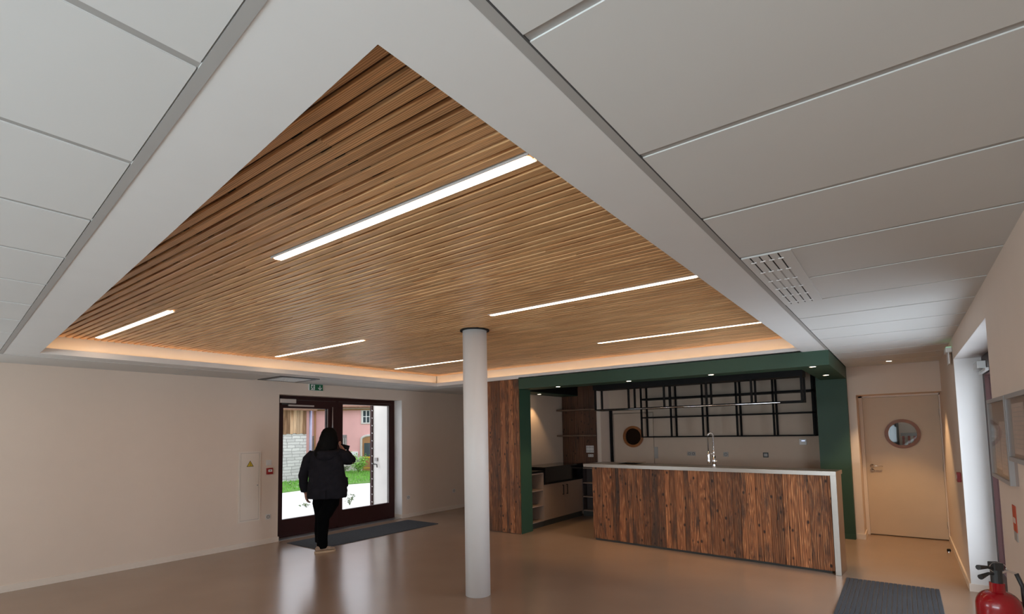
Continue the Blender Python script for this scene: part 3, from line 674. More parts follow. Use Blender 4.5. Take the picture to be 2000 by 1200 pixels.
for z in (.45, 1.3, 2.12): tube(bm, [(.026, MU0+.055, z), (.065, MU0+.055, z)], .008, 8)
obj('pull_bar', bm, 'chrome', lf, True)
rf = part('fixed_panel', d, 'burgundy', fbox(MU0+.216, MU1, .032, T-.07, -.045, .022), fbox(W-.135, W-.076, .032, T-.07, -.045, .022), fbox(MU1, W-.135, .032, .31, -.045, .022), fbox(MU1, W-.135, T-.105, T-.07, -.045, .022))
part('pane', rf, 'glass', (-.012, -.004, MU1, W-.135, .31, T-.105))
part('glazing_bead', rf, 'grey_metal', (-.004, .012, W-.150, W-.135, .31, T-.105), (-.004, .012, MU1, W-.15, T-.118, T-.105))
cl = part('door_closer', d, 'alu', (.027, .085, .105, .40, 2.245, 2.318), bev=.004)
part('slide_arm', cl, 'alu', (.03, .055, .27, .76, 2.195, 2.222)); part('pivot', cl, 'dark_plastic', (.04, .06, .15, .30, 2.222, 2.245))
part('sill', d, 'alu', (.026, .25, .0, W-.02, .0005, .004))
# right wall door (door_4)
d = struct_empty('door_4', (XR+.235, DR[0], 0)); W2 = DR[1]-DR[0]; T2 = DR[2]
part('frame', d, 'burgundy', (-.02, .06, 0, .08, 0, T2), (-.02, .06, W2-.08, W2, 0, T2), (-.02, .06, .08, W2-.08, T2-.07, T2))
lf = part('door_leaf', d, 'burgundy', (-.026, .05, W2-.20, W2-.081, .02, T2-.071), (-.026, .05, .081, .20, .02, T2-.071), (-.026, .05, W2/2-.1, W2/2+.1, .02, T2-.071), (-.026, .05, .20, W2-.20, .02, .30), (-.026, .05, .20, W2-.20, T2-.2, T2-.071))
part('pane', lf, 'glass', (.005, .012, .20, W2/2-.1, .30, T2-.2), (.005, .012, W2/2+.1, W2-.2, .30, T2-.2))
cl = part('door_closer', d, 'alu', (-.095, -.027, W2-.42, W2-.09, 2.21, 2.285), bev=.004); part('slide_arm', cl, 'alu', (-.07, -.045, W2-.75, W2-.25, 2.165, 2.19))
# unseen windows behind the camera, added as openings for the fill lamps
def window(name, loc, rz, w, z0, z1, n):
    o = struct_empty(name, loc, rz)
    b = [(-w/2, w/2, 0, .06, z0, z0+.06), (-w/2, w/2, 0, .06, z1-.06, z1)]
    for i in range(n+1): x = -w/2+(w-.06)*i/n; b.append((x, x+.06, 0, .06, z0+.06, z1-.06))
    part('frame', o, 'burgundy', *b); part('pane', o, 'glass', (-w/2+.06, w/2-.06, .025, .031, z0+.06, z1-.06))
window('unseen_window_1', (-2.4, YN-.2, 0), 0, 4.4, .75, 2.35, 3)
window('unseen_window_2', (XR+.28, -1.6, 0), PI/2, 2.4, .7, 2.3, 2)
window('unseen_window_3', (XL-.28, -1.6, 0), -PI/2, 2.4, .7, 2.3, 2)

# ------------------------------------------------------------ doormats
def doormat(name, cx, cy, sx, sy, n, axis, label):
    t = thing(name, label, 'doormat', (cx, cy, .0008))
    part('base', t, 'mat_groove', (-sx/2, sx/2, -sy/2, sy/2, 0, .005))
    bm = BM(); L_ = sx if axis == 'x' else sy; p = L_/n
    for i in range(n):
        a = -L_/2+i*p+.004; b_ = a+p-.008
        if axis == 'x': box(bm, a, b_, -sy/2+.003, sy/2-.003, .004, .012)
        else: box(bm, -sx/2+.003, sx/2-.003, a, b_, .004, .012)
    obj('ribs', bm, 'mat_fibre', t)
doormat('doormat', -7.455, 5.83, .83, 2.52, 16, 'x', 'long charcoal ribbed mat on the floor before the glazed entrance')
doormat('doormat', -.195, 5.68, .80, 2.52, 21, 'x', 'charcoal ribbed mat beside the bar end, by the right side door')

# ------------------------------------------------------------ left wall fittings (facing +x)
t = thing('electrical_cabinet', 'flush white electrical cabinet with yellow hazard triangle left of entrance', 'electrical cabinet', (XL, 4.11, 0))
part('frame', t, 'skirting', (.0005, .012, -.17, -.145, .38, 1.46), (.0005, .012, .145, .17, .38, 1.46), (.0005, .012, -.145, .145, .38, .405), (.0005, .012, -.145, .145, 1.435, 1.46))
part('gap', t, 'grey_metal', (.0005, .004, -.145, .145, .405, 1.435))
dr = part('door', t, 'skirting', (.004, .010, -.1405, .1405, .410, 1.431))
bm = BM(); annulus(bm, (.010, .12, .93), 0, .010, 0, .006, 14, 'x'); obj('lock', bm, 'grey_plastic', dr)
def tri(bm, s, x0, x1, cz):
    a = [(-s, cz-s*.58), (s, cz-s*.58), (0, cz+s*1.15)]
    A = [bm.verts.new((x0, y, z)) for y, z in a]; B = [bm.verts.new((x1, y, z)) for y, z in a]
    bm.faces.new(A); bm.faces.new(B[::-1])
    for i in range(3): bm.faces.new((A[i], A[(i+1) % 3], B[(i+1) % 3], B[i]))
bm = BM(); tri(bm, .055, .0105, .0115, 1.255); st = obj('hazard_sticker', bm, 'black', dr); st.location = (0, .0, 0)
bm = BM(); tri(bm, .044, .0115, .0122, 1.255); obj('yellow_field', bm, 'yellow', st)
bm = BM()
for p in (((-.004, 1.292), (.012, 1.268), (.006, 1.264)), ((.012, 1.268), (-.012, 1.256), (-.004, 1.262)), ((-.008, 1.258), (.016, 1.246), (-.004, 1.250)), ((.018, 1.246), (-.010, 1.236), (.002, 1.238))):
    A = [bm.verts.new((.0126, a, b)) for a, b in p]; bm.faces.new(A); B = [bm.verts.new((.0123, a, b)) for a, b in p]; bm.faces.new(B[::-1])
    for i in range(3): bm.faces.new((A[i], B[i], B[(i+1) % 3], A[(i+1) % 3]))
obj('bolt_symbol', bm, 'black', st)
t = thing('fire_call_point', 'red break-glass fire call point left of the glazed entrance', 'call point', (XL, 4.42, 1.135))
bm = BM(); box(bm, .0005, .035, -.05, .05, -.05, .05, bev=.005); obj('housing', bm, 'red_plastic', t)
part('button_panel', t, 'white_plastic', (.035, .037, -.032, .032, -.012, .026)); part('marking', t, 'dark_plastic', (.037, .0375, -.012, .012, .004, .014))
RZL = PI/2
socket('light_switch', (XL+.0005, 4.41, 1.27), RZL, .085, .085, 1, 'white light switch above the red call point on left wall', 'switch', 'white_plastic', 'switch')
socket('wall_socket', (XL+.0005, 4.41, .415), RZL, .08, .08, 1, 'white low socket left of the glazed entrance', 'socket', 'white_plastic')
socket('wall_socket', (XL+.0005, 7.35, .40), RZL, .08, .08, 1, 'white low socket just right of the glazed entrance', 'socket', 'white_plastic')
socket('wall_socket', (XL+.0005, 8.70, .40), RZL, .08, .08, 1, 'white low socket between the entrance and the column', 'socket', 'white_plastic')

def exit_sign(loc, rz, w, h, d, label):
    t = thing('exit_sign', label, 'exit sign', loc, rz)   # faces -y locally, mounted on a wall at y=0
    bm = BM(); box(bm, -w/2-.004, w/2+.004, -d, -.0005, -h/2-.004, h/2+.004, bev=.003); obj('housing', bm, 'sign_white', t)
    f = part('green_face', t, 'sign_green', (-w/2, w/2, -d-.002, -d, -h/2, h/2))
    y = -d-.0022; q = h*.42; X0 = -w*.26
    part('door_pictogram', f, 'sign_white', (X0-.036, X0+.036, y-.001, y+.0003, -q, q))
    bm = BM()
    def bar(a, b, r):
        a = Vector((a[0], y-.0014, a[1])); b = Vector((b[0], y-.0014, b[1])); dd = (b-a).normalized(); n = Vector((-dd.z, 0, dd.x))*r
        V = [bm.verts.new(p) for p in (a-n, b-n, b+n, a+n)]; V2 = [bm.verts.new(p+Vector((0, .0004, 0))) for p in (a-n, b-n, b+n, a+n)]
        bm.faces.new(V); bm.faces.new(V2[::-1])
        for i in range(4): bm.faces.new((V[i], V2[i], V2[(i+1) % 4], V[(i+1) % 4]))
    s = q
    bar((X0+.008, s*.62), (X0+.008, s*.92), .008); bar((X0+.004, s*.55), (X0-.008, -s*.05), .009); bar((X0-.006, 0), (X0+.016, -s*.35), .006); bar((X0+.016, -s*.35), (X0+.008, -s*.8), .006)
    bar((X0-.008, -s*.02), (X0-.022, -s*.55), .006); bar((X0-.022, -s*.55), (X0-.036, -s*.6), .005); bar((X0+.003, s*.5), (X0+.026, s*.2), .004); bar((X0, s*.5), (X0-.022, s*.3), .004); bar((X0-.022, s*.3), (X0-.026, s*.02), .004)
    obj('running_figure', bm, 'sign_green', f)
    bm = BM(); X1 = w*.27
    bar((X1, s*.8), (X1, -s*.75), .007); bar((X1-.001, -s*.85), (X1-.036, -s*.1), .007); bar((X1+.001, -s*.85), (X1+.036, -s*.1), .007)
    obj('arrow', bm, 'sign_white', f)
    return t
exit_sign((XL+.0005, 5.225, 2.520), RZL, .255, .105, .035, 'green exit sign with running figure and down arrow above entrance')
# right side sign seen edge-on
t = thing('exit_sign', 'narrow edge-lit exit sign high on the right wall', 'exit sign', (XR, 7.25, 2.42))
bm = BM(); box(bm, -.055, -.001, -.12, .12, .02, .07, bev=.006); obj('housing', bm, 'white_plastic', t)
part('lamp_strip', t, 'sign_tube', (-.050, -.006, -.121, .121, .071, .078)); part('panel', t, 'sign_white', (-.035, -.028, -.11, .11, -.10, .019))

# ceiling diffuser on the right
t = thing('linear_air_diffuser', 'white four-slot linear air diffuser in the right tiled ceiling', 'air vent', (-.52, 3.57, CZ-.004))
part('frame', t, 'tile', (-.118, -.112, -.655, .655, -.004, .001), (.085, .118, -.655, .655, -.004, .001), (-.112, .085, -.655, -.648, -.004, .001), (-.112, .085, .648, .655, -.004, .001))
part('backing', t, 'black', (-.112, .085, -.648, .648, -.0005, .001))
bm = BM(); xs_ = [-.112, -.080, -.072, -.036, -.028, .008, .016, .052, .060, .085]
for i in range(0, 10, 2): box(bm, xs_[i], xs_[i+1], -.648, .648, -.004, -.0006)
obj('blades', bm, 'tile', t)
for k in range(4):
    xg = (xs_[2*k+1]+xs_[2*k+2])/2
    for j in range(6): yy = -.55+j*.225; part('slot_clip', t, 'sign_white', (xg-.013, xg+.013, yy-.006, yy+.006, -.008, -.004))
    for j in (1, 2): yy = -.55+j*.225; part('slot_vane', t, 'tbar', (xg-.003, xg+.003, yy+.01, yy+.21, -.0035, -.001))
# ceiling cassette on the left
t = thing('ceiling_air_grille', 'dark square ceiling air grille above the glazed entrance', 'air vent', (-7.69, 4.47, CZ-.004))
part('frame', t, 'dark_plastic', (-.33, .33, -.33, -.24, -.006, .004), (-.33, .33, .24, .33, -.006, .004), (-.33, -.24, -.24, .24, -.006, .004), (.24, .33, -.24, .24, -.006, .004))
bm = BM()
for i in range(15): y = -.232+i*.0325; box(bm, -.24, .24, y, y+.008, -.010, .0)
for i in range(8): x = -.235+i*.066; box(bm, x, x+.006, -.235, .235, -.009, .0)
obj('grid', bm, 'sign_white', t); part('backing', t, 'grey_metal', (-.24, .24, -.24, .24, .002, .004))

# ------------------------------------------------------------ right wall things
t = thing('fire_call_point', 'red fire call point on the right wall beside the hall door', 'call point', (XR, 7.27, 1.125))
bm = BM(); box(bm, -.035, -.0005, -.05, .05, -.05, .05, bev=.005); obj('housing', bm, 'red_plastic', t); part('button_panel', t, 'white_plastic', (-.037, -.035, -.03, .03, -.015, .025))
def notice(y0, y1, z0, z1, label, rows):
    t = thing('notice_board', label, 'notice board', (XR, (y0+y1)/2, (z0+z1)/2), 0, 'glazed notice boards on the right wall'); w = (y1-y0)/2; h = (z1-z0)/2
    part('back_panel', t, 'board_back', (-.012, -.0005, -w, w, -h, h))
    part('frame', t, 'grey_metal', (-.034, -.012, -w, -w+.022, -h, h), (-.034, -.012, w-.022, w, -h, h), (-.034, -.012, -w+.022, w-.022, -h, -h+.022), (-.034, -.012, -w+.022, w-.022, h-.022, h))
    for (a, b_, c_, e) in rows:
        p = part('paper_sheet', t, 'paper', (-.014, -.0122, a, b_, c_, e)); bm = BM(); z = e-.02
        while z > c_+.02: box(bm, -.0145, -.0141, a+.02, b_-.02-random.uniform(0, .06), z-.003, z); z -= .022
        obj('printed_lines', bm, 'grey_plastic', p)
    part('pane', t, 'glass', (-.030, -.027, -w+.022, w-.022, -h+.022, h-.022))
notice(3.71, 4.395, 1.357, 1.826, 'smaller-looking aluminium notice board beside the right side door', [(-.29, .06, -.20, .10), (.09, .29, -.18, .08)])
notice(2.86, 3.685, 1.49, 1.826, 'aluminium notice board with papers cut off by the photo right edge', [(.05, .37, -.13, .12), (-.36, -.02, -.13, .1)])
t = thing('extinguisher_sign', 'small red and white label plate above the fire extinguisher', 'sign', (XR, 3.93, 1.14))
part('plate', t, 'orange_red', (-.004, -.0005, -.05, .05, -.045, .095)); part('lower_panel', t, 'grey_plastic', (-.004, -.0005, -.05, .05, -.095, -.046)); part('print', t, 'paper', (-.0045, -.0041, -.035, .035, .0, .03))
# extinguisher
t = thing('fire_extinguisher', 'red fire extinguisher hanging low on the right wall', 'fire extinguisher', (.283, 3.05, .405), math.radians(25))
r = .076
bm = BM(); prof = [(0, 0), (.070, 0), (r, .012), (r, .50)]
for i in range(1, 9): a = PI/2*i/8; prof.append((.026+(r-.026)*math.cos(a), .50+.065*math.sin(a)))
prof += [(.026, .60), (0, .60)]
lathe(bm, (0, 0, 0), prof, 48); obj('cylinder', bm, 'extinguisher_red', t, True)
bm = BM(); lathe(bm, (0, 0, 0), [(0, .60), (.020, .60), (.020, .655), (.012, .67), (0, .67)], 20); box(bm, -.018, .018, -.022, .022, .655, .685, bev=.003); obj('valve', bm, 'dark_plastic', t)
bm = BM(); tube(bm, [(0, 0, .635), (-.04, -.02, .642), (-.085, -.045, .632)], [.006, .006, .011], 8); tube(bm, [(0, 0, .652), (-.04, -.02, .668), (-.09, -.045, .672)], [.006, .006, .011], 8); obj('lever', bm, 'dark_plastic', t)
bm = BM(); tube(bm, [(.01, 0, .64), (.05, .01, .648), (.085, .02, .635)], .005, 8); obj('outlet', bm, 'chrome', t)
bm = BM(); tube(bm, [(.085, .02, .635), (.105, .02, .58), (.108, .02, .45), (.104, .01, .25), (.098, 0, .12)], .008, 10); obj('hose', bm, 'dark_plastic', t, True)
bm = BM(); tube(bm, [(.11, .02, .47), (.125, .05, .50), (.125, .10, .50)], .006, 8); obj('hose_clip', bm, 'red_plastic', t)
bm = BM(); 
for i in range(24):
    a = 2*PI*i/24; p = Vector((.03*math.cos(a), -.012, .665+.022*math.sin(a)))
    b2 = 2*PI*(i+1)/24; q = Vector((.03*math.cos(b2), -.012, .665+.022*math.sin(b2))); tube(bm, [p, q], .0015, 5)
obj('safety_pin', bm, 'chrome', t)
bm = BM(); rnd = random.Random(4)
for i in range(9):
    bm = BM(); z = .455-i*.028; a0 = math.radians(205); a1 = a0+math.radians(rnd.uniform(22, 40)); n = 6
    for j in range(n):
        A = a0+(a1-a0)*j/n; B = a0+(a1-a0)*(j+1)/n; rr = r+.0008
        v = [bm.verts.new((rr*math.cos(q), rr*math.sin(q), zz)) for q, zz in ((A, z), (B, z), (B, z+.006), (A, z+.006))]; bm.faces.new(v)
    o = obj('printed_line', bm, 'sign_white', t); md = o.modifiers.new('s', 'SOLIDIFY'); md.thickness = .0005
bm = BM(); tube(bm, [(.07, .03, .38), (.17, -.085, .38)], .012, 8); obj('wall_bracket', bm, 'dark_plastic', t)

# ------------------------------------------------------------ person
PX, PY = -6.83, 4.56
PR = math.radians(41)
P_ = thing('person', 'person seen from behind in dark hooded jacket and black trousers, at entrance', 'person', (PX, PY, 0), PR)
X_, Y_, Z_ = Vector((1, 0, 0)), Vector((0, 1, 0)), Vector((0, 0, 1))
def loft_z(bm, rows, n=28, p=2.2):
    skin_rings(bm, [ring(Vector((cx, cy, z)), X_, Y_, hw, hd, n, p) for z, cx, cy, hw, hd in rows])
def finish(o, voxel, smooth=4, disp=None):
    m = o.modifiers.new('remesh', 'REMESH'); m.mode = 'VOXEL'; m.voxel_size = voxel; m.use_smooth_shade = True
    s = o.modifiers.new('smooth', 'SMOOTH'); s.iterations = smooth; s.factor = .5
    if disp:
        tx = bpy.data.textures.new('folds', 'CLOUDS'); tx.noise_scale = disp[1]; tx.noise_depth = 2
        d_ = o.modifiers.new('folds', 'DISPLACE'); d_.texture = tx; d_.strength = disp[0]; d_.texture_coords = 'LOCAL'; d_.mid_level = .5
# body: one continuous surface (head, neck, trunk, arms, hands, legs)
bm = BM()
loft_z(bm, [(.80, .01, 0, .155, .11), (.92, .02, 0, .17, .12), (1.08, .025, 0, .14, .10), (1.28, .02, 0, .165, .11), (1.42, .01, 0, .17, .09), (1.47, .02, 0, .10, .07), (1.53, .03, .01, .055, .06), (1.60, .035, .015, .052, .058)])
loft_z(bm, [(1.555, .045, .035, .045, .06), (1.60, .045, .03, .062, .085), (1.66, .045, .02, .074, .095), (1.72, .045, .015, .074, .095), (1.765, .045, .01, .055, .07), (1.785, .045, .01, .02, .03)], 24, 2)
tube(bm, [(.075, .10, 1.665), (.075, .128, 1.64), (.072, .118, 1.625)], [.010, .014, .008], 8)          # nose
for s in (-1, 1): tube(bm, [(.045+s*.074, .012, 1.69), (.045+s*.084, .006, 1.67), (.045+s*.076, .012, 1.64)], [.008, .012, .008], 8)   # ears
tube(bm, [(.05, .110, 1.60), (.085, .106, 1.60)], .008, 8)                                              # mouth
tube(bm, [(-.19, 0, 1.43), (-.27, .02, 1.28), (-.325, .03, 1.12), (-.33, .07, .96), (-.315, .10, .845)], [.055, .05, .042, .036, .026], 12)
tube(bm, [(.20, 0, 1.42), (.28, .07, 1.35), (.335, .14, 1.29), (.28, .21, 1.37), (.205, .245, 1.45)], [.055, .048, .042, .034, .025], 12)
for s, fx, fy in ((-1, -.125, .20), (1, -.035, -.02)):
    tube(bm, [(s*.08+.02, 0, .86), (s*.075-.0, fy*.3, .68), (fx*.75, fy*.6+.02, .48), (fx, fy*.9, .25), (fx, fy, .07)], [.085, .075, .052, .045, .033], 14)
# left hand hanging: palm, four curled fingers, thumb
def hand(bm, wrist, dirn, side, up, curl, k=1.0):
    w = Vector(wrist); d_ = Vector(dirn).normalized(); s_ = Vector(side).normalized(); n_ = Vector(up).normalized()
    tube(bm, [w-d_*.02, w+d_*.02, w+d_*.05, w+d_*.085], [.024, .024, .026, .022], 10)
    tube(bm, [w+d_*.03-s_*.018, w+d_*.085-s_*.022], .018, 8); tube(bm, [w+d_*.03+s_*.018, w+d_*.085+s_*.022], .018, 8)
    for i, ln in enumerate((.072, .080, .075, .060)):
        b0 = w+d_*.088+s_*(.028-.0185*i); p = [b0]; a = curl*.3
        for q in range(3):
            dd = d_*math.cos(a)+n_*math.sin(a); p.append(p[-1]+dd*ln*(.42, .32, .26)[q]); a += curl
        tube(bm, p, [.0095, .009, .0085, .007], 8)
    b0 = w+d_*.025+s_*.026
    tube(bm, [b0, b0+d_*.028+s_*.022+n_*.008, b0+d_*.055+s_*.026+n_*.02, b0+d_*.075+s_*.018+n_*.03], [.013, .012, .010, .008], 8)
hand(bm, (-.312, .105, .835), (.16, .12, -1), (0, 1, .1), (1, 0, .1), .55)
hand(bm, (.202, .250, 1.453), (-.62, .10, .78), (-.5, .75, .2), (.5, .1, .6), .75)
body = obj('body', bm, 'skin', P_); finish(body, .006, 2)
# eyes / brows on the face
bm = BM()
for s in (-1, 1): lathe(bm, (.055+s*.032, .100, 1.672), [(0, -.011), (.008, -.008), (.011, 0), (.008, .008), (0, .011)], 12, 'y')
e = obj('eyes', bm, 'sign_white', P_, True)
# trousers
bm = BM()
loft_z(bm, [(.76, .015, 0, .175, .135), (.86, .02, 0, .20, .15), (.98, .02, 0, .19, .14)])
for s, fx, fy, zb in ((-1, -.125, .20, .10), (1, -.035, -.02, .055)):
    tube(bm, [(s*.085+.02, 0, .88), (s*.085, fy*.3, .70), (fx*.78, fy*.6+.02, .48), (fx, fy*.9, .26), (fx-.0, fy, zb+.07), (fx, fy, zb)], [.118, .112, .088, .078, .074, .076], 18)
tr = obj('trousers', bm, 'trousers', P_); finish(tr, .009, 4, (.012, .07))
# jacket
bm = BM()
loft_z(bm, [(.775, .025, 0, .282, .190), (.86, .025, 0, .284, .192), (1.0, .025, 0, .268, .186), (1.15, .02, 0, .250, .175), (1.28, .015, 0, .243, .165), (1.38, .012, 0, .232, .15), (1.45, .012, 0, .190, .125), (1.50, .022, 0, .125, .10), (1.54, .03, 0, .09, .085)], 32, 2.3)
tube(bm, [(-.165, 0, 1.425), (-.25, .01, 1.33), (-.30, .02, 1.20), (-.328, .03, 1.10), (-.330, .06, .97), (-.318, .085, .865)], [.080, .083, .074, .070, .066, .060], 18)
tube(bm, [(.17, 0, 1.42), (.25, .05, 1.375), (.305, .12, 1.310), (.325, .16, 1.305), (.285, .20, 1.36), (.228, .23, 1.43)], [.080, .086, .084, .080, .068, .054], 18)
# pocket flare at right hip
prism(bm, [(.22, -.06), (.30, -.02), (.31, .06), (.22, .10)], .93, 1.06)
jk = obj('jacket', bm, 'jacket', P_); finish(jk, .010, 5, (.022, .09))
# hood roll on the back
bm = BM(); Pts = []
for i in range(15):
    a = PI*(1.02+.96*i/14); Pts.append((.025+.175*math.cos(a), .03+.175*math.sin(a)*.92, 1.47-.055*math.sin(-a)*1.0))
tube(bm, Pts, [.02+.032*math.sin(PI*i/14) for i in range(15)], 14)
Pts = [(p[0]*.85+.003, p[1]*.8-.03, p[2]-.045) for p in Pts]; tube(bm, Pts, [.02+.034*math.sin(PI*i/14) for i in range(15)], 14)
hd = obj('hood', bm, 'jacket', jk); finish(hd, .010, 4, (.012, .06))
part('back_vent', jk, 'trousers', (.058, .061, -.1995, -.190, .775, .90))
# hair
bm = BM()
loft_z(bm, [(1.345, -.075, -.115, .035, .030), (1.42, -.055, -.10, .085, .055), (1.49, .02, -.055, .155, .085), (1.56, .035, -.03, .150, .100), (1.62, .042, -.018, .134, .108), (1.68, .046, -.012, .122, .112), (1.735, .047, -.008, .108, .104), (1.775, .048, -.005, .082, .082), (1.800, .048, -.002, .045, .05)], 26, 2)
hr = obj('hair', bm, 'hair', P_); finish(hr, .008, 3, (.012, .05))
# shoes
def shoe(name, x, y, z, ang, pitch=0):
    R = Matrix.Translation((x, y, z)) @ Matrix.Rotation(ang, 4, 'Z') @ Matrix.Rotation(pitch, 4, 'X')
    bm = BM(); rows = [(-.075, .030, .055, .040), (-.05, .036, .075, .05), (0, .036, .085, .05), (.05, .040, .072, .043), (.11, .047, .055, .036), (.16, .045, .042, .03), (.195, .028, .030, .02)]
    skin_rings(bm, [[R @ Vector((hw*math.cos(2*PI*i/16), yy, .022+max(0, .5+.5*math.sin(2*PI*i/16))*h)) for i in range(16)] for yy, hw, h, c_ in rows])
    s_ = obj(name, bm, 'shoe', P_, True)
    bm = BM(); rows = [(-.085, .024), (-.065, .036), (0, .036), (.06, .041), (.12, .049), (.17, .045), (.205, .028)]
    skin_rings(bm, [[R @ Vector((a, yy, b_)) for a, b_ in ((-hw, .0), (hw, .0), (hw, .026), (-hw, .026))] for yy, hw in rows]); obj('sole', bm, 'shoe_sole', s_)
    bm = BM()
    for j in range(4): tube(bm, [R @ Vector((-.022, .045+.022*j, .088-.008*j)), R @ Vector((.022, .045+.022*j, .088-.008*j))], .003, 6)
    obj('laces', bm, 'sign_white', s_)
shoe('shoe', -.045, -.05, .0, math.radians(-58))
shoe('shoe', -.125, .20, .0132, math.radians(-6))
# phone
ph = thing('smartphone', 'dark phone held up at the side of the person head', 'phone', (PX, PY, 0), PR)
R = Matrix.Translation((.195, .315, 1.505)) @ Matrix.Rotation(math.radians(105), 4, 'Y')
bm = BM(); box(bm, -.036, .036, -.004, .004, -.075, .075, R, bev=.002); obj('case', bm, 'black', ph)

# ------------------------------------------------------------ outside
bm = BM(); box(bm, -60, XL-.42, -30, 60, -.22, -.10); struct('pavement', bm, 'pavement').name = 'floor.001'
bm = BM(); box(bm, XR+.42, 30, -30, 60, -.22, -.10); box(bm, XL-.42, XR+.42, -30, YN-.3, -.22, -.10); struct('terrace', bm, 'pavement').name = 'floor.002'
rt2 = Vector((math.cos(math.radians(36.65)), math.sin(math.radians(36.65)), 0))
bm = BM(); prism(bm, [(-15.6, 7.4), (-15.95, 9.7), (-16.3, 11.6), (-16.0, 12.6), (-15.2, 14.2), (-12, 17.5), (-16, 23), (-27, 14), (-19.1, 7.0)], -.10, -.07); lawn = obj('lawn', bm, 'lawn_soil'); tag(lawn, 'green lawn strip across the pavement outside the entrance', 'lawn'); lawn['kind'] = 'stuff'
rnd = random.Random(9); bm = BM(); pet = BM()
def inside(x, y): return (x < -15.9-.12*(y-9) if y < 12.6 else x < -16.0+(y-12.6)*.75) and x > -27
for i in range(9000):
    x = rnd.uniform(-22, -14.5); y = rnd.uniform(8, 18)
    if not inside(x, y) or (x < -19.3 and y < 12.2): continue
    h = rnd.uniform(.04, .12); a = rnd.uniform(0, PI); dx, dy = .012*math.cos(a), .012*math.sin(a); lx, ly_ = rnd.uniform(-.04, .04), rnd.uniform(-.04, .04)
    bm.faces.new([bm.verts.new(p) for p in ((x-dx, y-dy, -.07), (x+dx, y+dy, -.07), (x+lx, y+ly_, -.07+h))])
    if i % 28 == 0 and y < 12.5: lathe(pet, (x, y, -.07+h), [(0, 0), (.022, .004), (0, .008)], 6)
g_ = obj('grass_blades', bm, 'grass', lawn); g_['kind'] = 'stuff'; f_ = obj('daisies', pet, 'petal', lawn); f_['kind'] = 'stuff'
# barn
t = thing('stone_barn', 'stone barn with weathered timber upper storey seen through left glass', 'barn', (-19.35, 8.2, -.069))
part('stone_wall', t, 'stone', (-6, 0, -5, 3.83, 0, 1.86)); 
bm = BM(); rnd = random.Random(2); y = -4.9
while y < 3.78:
    w = rnd.uniform(.10, .17); box(bm, -.10+rnd.uniform(0, .02), .03+rnd.uniform(0, .02), y, min(y+w-.008, 3.80), 1.86+rnd.uniform(-.03, .02), 2.80); y += w
obj('timber_cladding', bm, 'barn_timber', t); part('inner_wall', t, 'grey_wood', (-6, -.10, -4.9, 3.80, 1.86, 2.80)); part('eave_beam', t, 'grey_wood', (-.1, .08, -5, 3.88, 2.80, 2.87))
bm = BM()
V = [bm.verts.new(p) for p in ((.5, -5.3, 2.85), (.5, 4.0, 2.85), (-3, 4.0, 4.6), (-3, -5.3, 4.6), (-6.5, 4.0, 2.85), (-6.5, -5.3, 2.85))]
bm.faces.new((V[0], V[1], V[2], V[3])); bm.faces.new((V[3], V[2], V[4], V[5])); o = obj('roof', bm, 'roof_tile', t); md = o.modifiers.new('t', 'SOLIDIFY'); md.thickness = .1
bm = BM(); tube(bm, [(.10, 3.95, .0), (.10, 3.95, 2.8)], .055, 10); obj('downpipe', bm, 'zinc', t, True)
# pink house in local frame: x along facade (screen right), y away from the viewer
HO = Vector((-22.12, 15.86, -.069)); HA = math.radians(36.65)
t = thing('pink_house', 'pink rendered house with arched door across the street', 'house', HO, HA)
def hx(px): return (px-681)/1021*26.0
part('facade', t, 'pink_render', (-4.5, 6.5, 0, 5, 0, 3.05))
part('eave', t, 'pale_trim', (-4.7, 6.7, -.30, 0, 3.05, 3.15)); part('cornice', t, 'brown_door', (-4.7, 6.7, -.06, -.001, 2.99, 3.05))
bm = BM(); V = [bm.verts.new(p) for p in ((-4.8, -.45, 3.15), (6.8, -.45, 3.15), (6.8, 2.6, 5.2), (-4.8, 2.6, 5.2), (6.8, 5.4, 3.15), (-4.8, 5.4, 3.15))]
bm.faces.new((V[0], V[1], V[2], V[3])); bm.faces.new((V[3], V[2], V[4], V[5])); o = obj('roof', bm, 'roof_tile', t); md = o.modifiers.new('t', 'SOLIDIFY'); md.thickness = .1
def hwin(cx, z0, z1, w, mat, bars=True, label=None):
    f = part('window', t, 'pale_trim', (cx-w/2-.07, cx-w/2, -.04, .0, z0-.07, z1+.07), (cx+w/2, cx+w/2+.07, -.04, .0, z0-.07, z1+.07), (cx-w/2, cx+w/2, -.04, 0, z0-.07, z0), (cx-w/2, cx+w/2, -.04, 0, z1, z1+.07))
    part('pane', f, mat, (cx-w/2, cx+w/2, -.015, -.001, z0, z1))
    if bars: part('glazing_bar', f, 'sign_white', (cx-.018, cx+.018, -.03, -.016, z0, z1), (cx-w/2, cx+w/2, -.03, -.016, (z0+z1)/2-.015, (z0+z1)/2+.015), (cx-w/2, cx-w/2+.03, -.03, -.016, z0, z1), (cx+w/2-.03, cx+w/2, -.03, -.016, z0, z1))
hwin(hx(722), 2.37, 2.95, .38, 'dark_glass')
f = part('shutter_window', t, 'grey_wood', (hx(665), hx(684), -.05, 0, .88, 1.78)); 
bm = BM()
for k in range(4): x = hx(668)+k*.11; tube(bm, [(x+.02*k, -.06, .98), (x+.05, -.06, 1.62)], .016, 6)
obj('bars', bm, 'pale_trim', f)
part('window', t, 'grey_wood', (hx(618), hx(624), -.05, 0, .95, 1.75))
bm = BM(); cx = hx(729); w = .36; A = []
for i in range(13): a = PI*i/12; A.append((cx-w*math.cos(a)*1.0, 1.52+.14*math.sin(a)))
pts = [(cx-w, 0)]+A+[(cx+w, 0)]
F = [bm.verts.new((x, -.06, z)) for x, z in pts]; B = [bm.verts.new((x, 0, z)) for x, z in pts]; bm.faces.new(F); bm.faces.new(B[::-1])
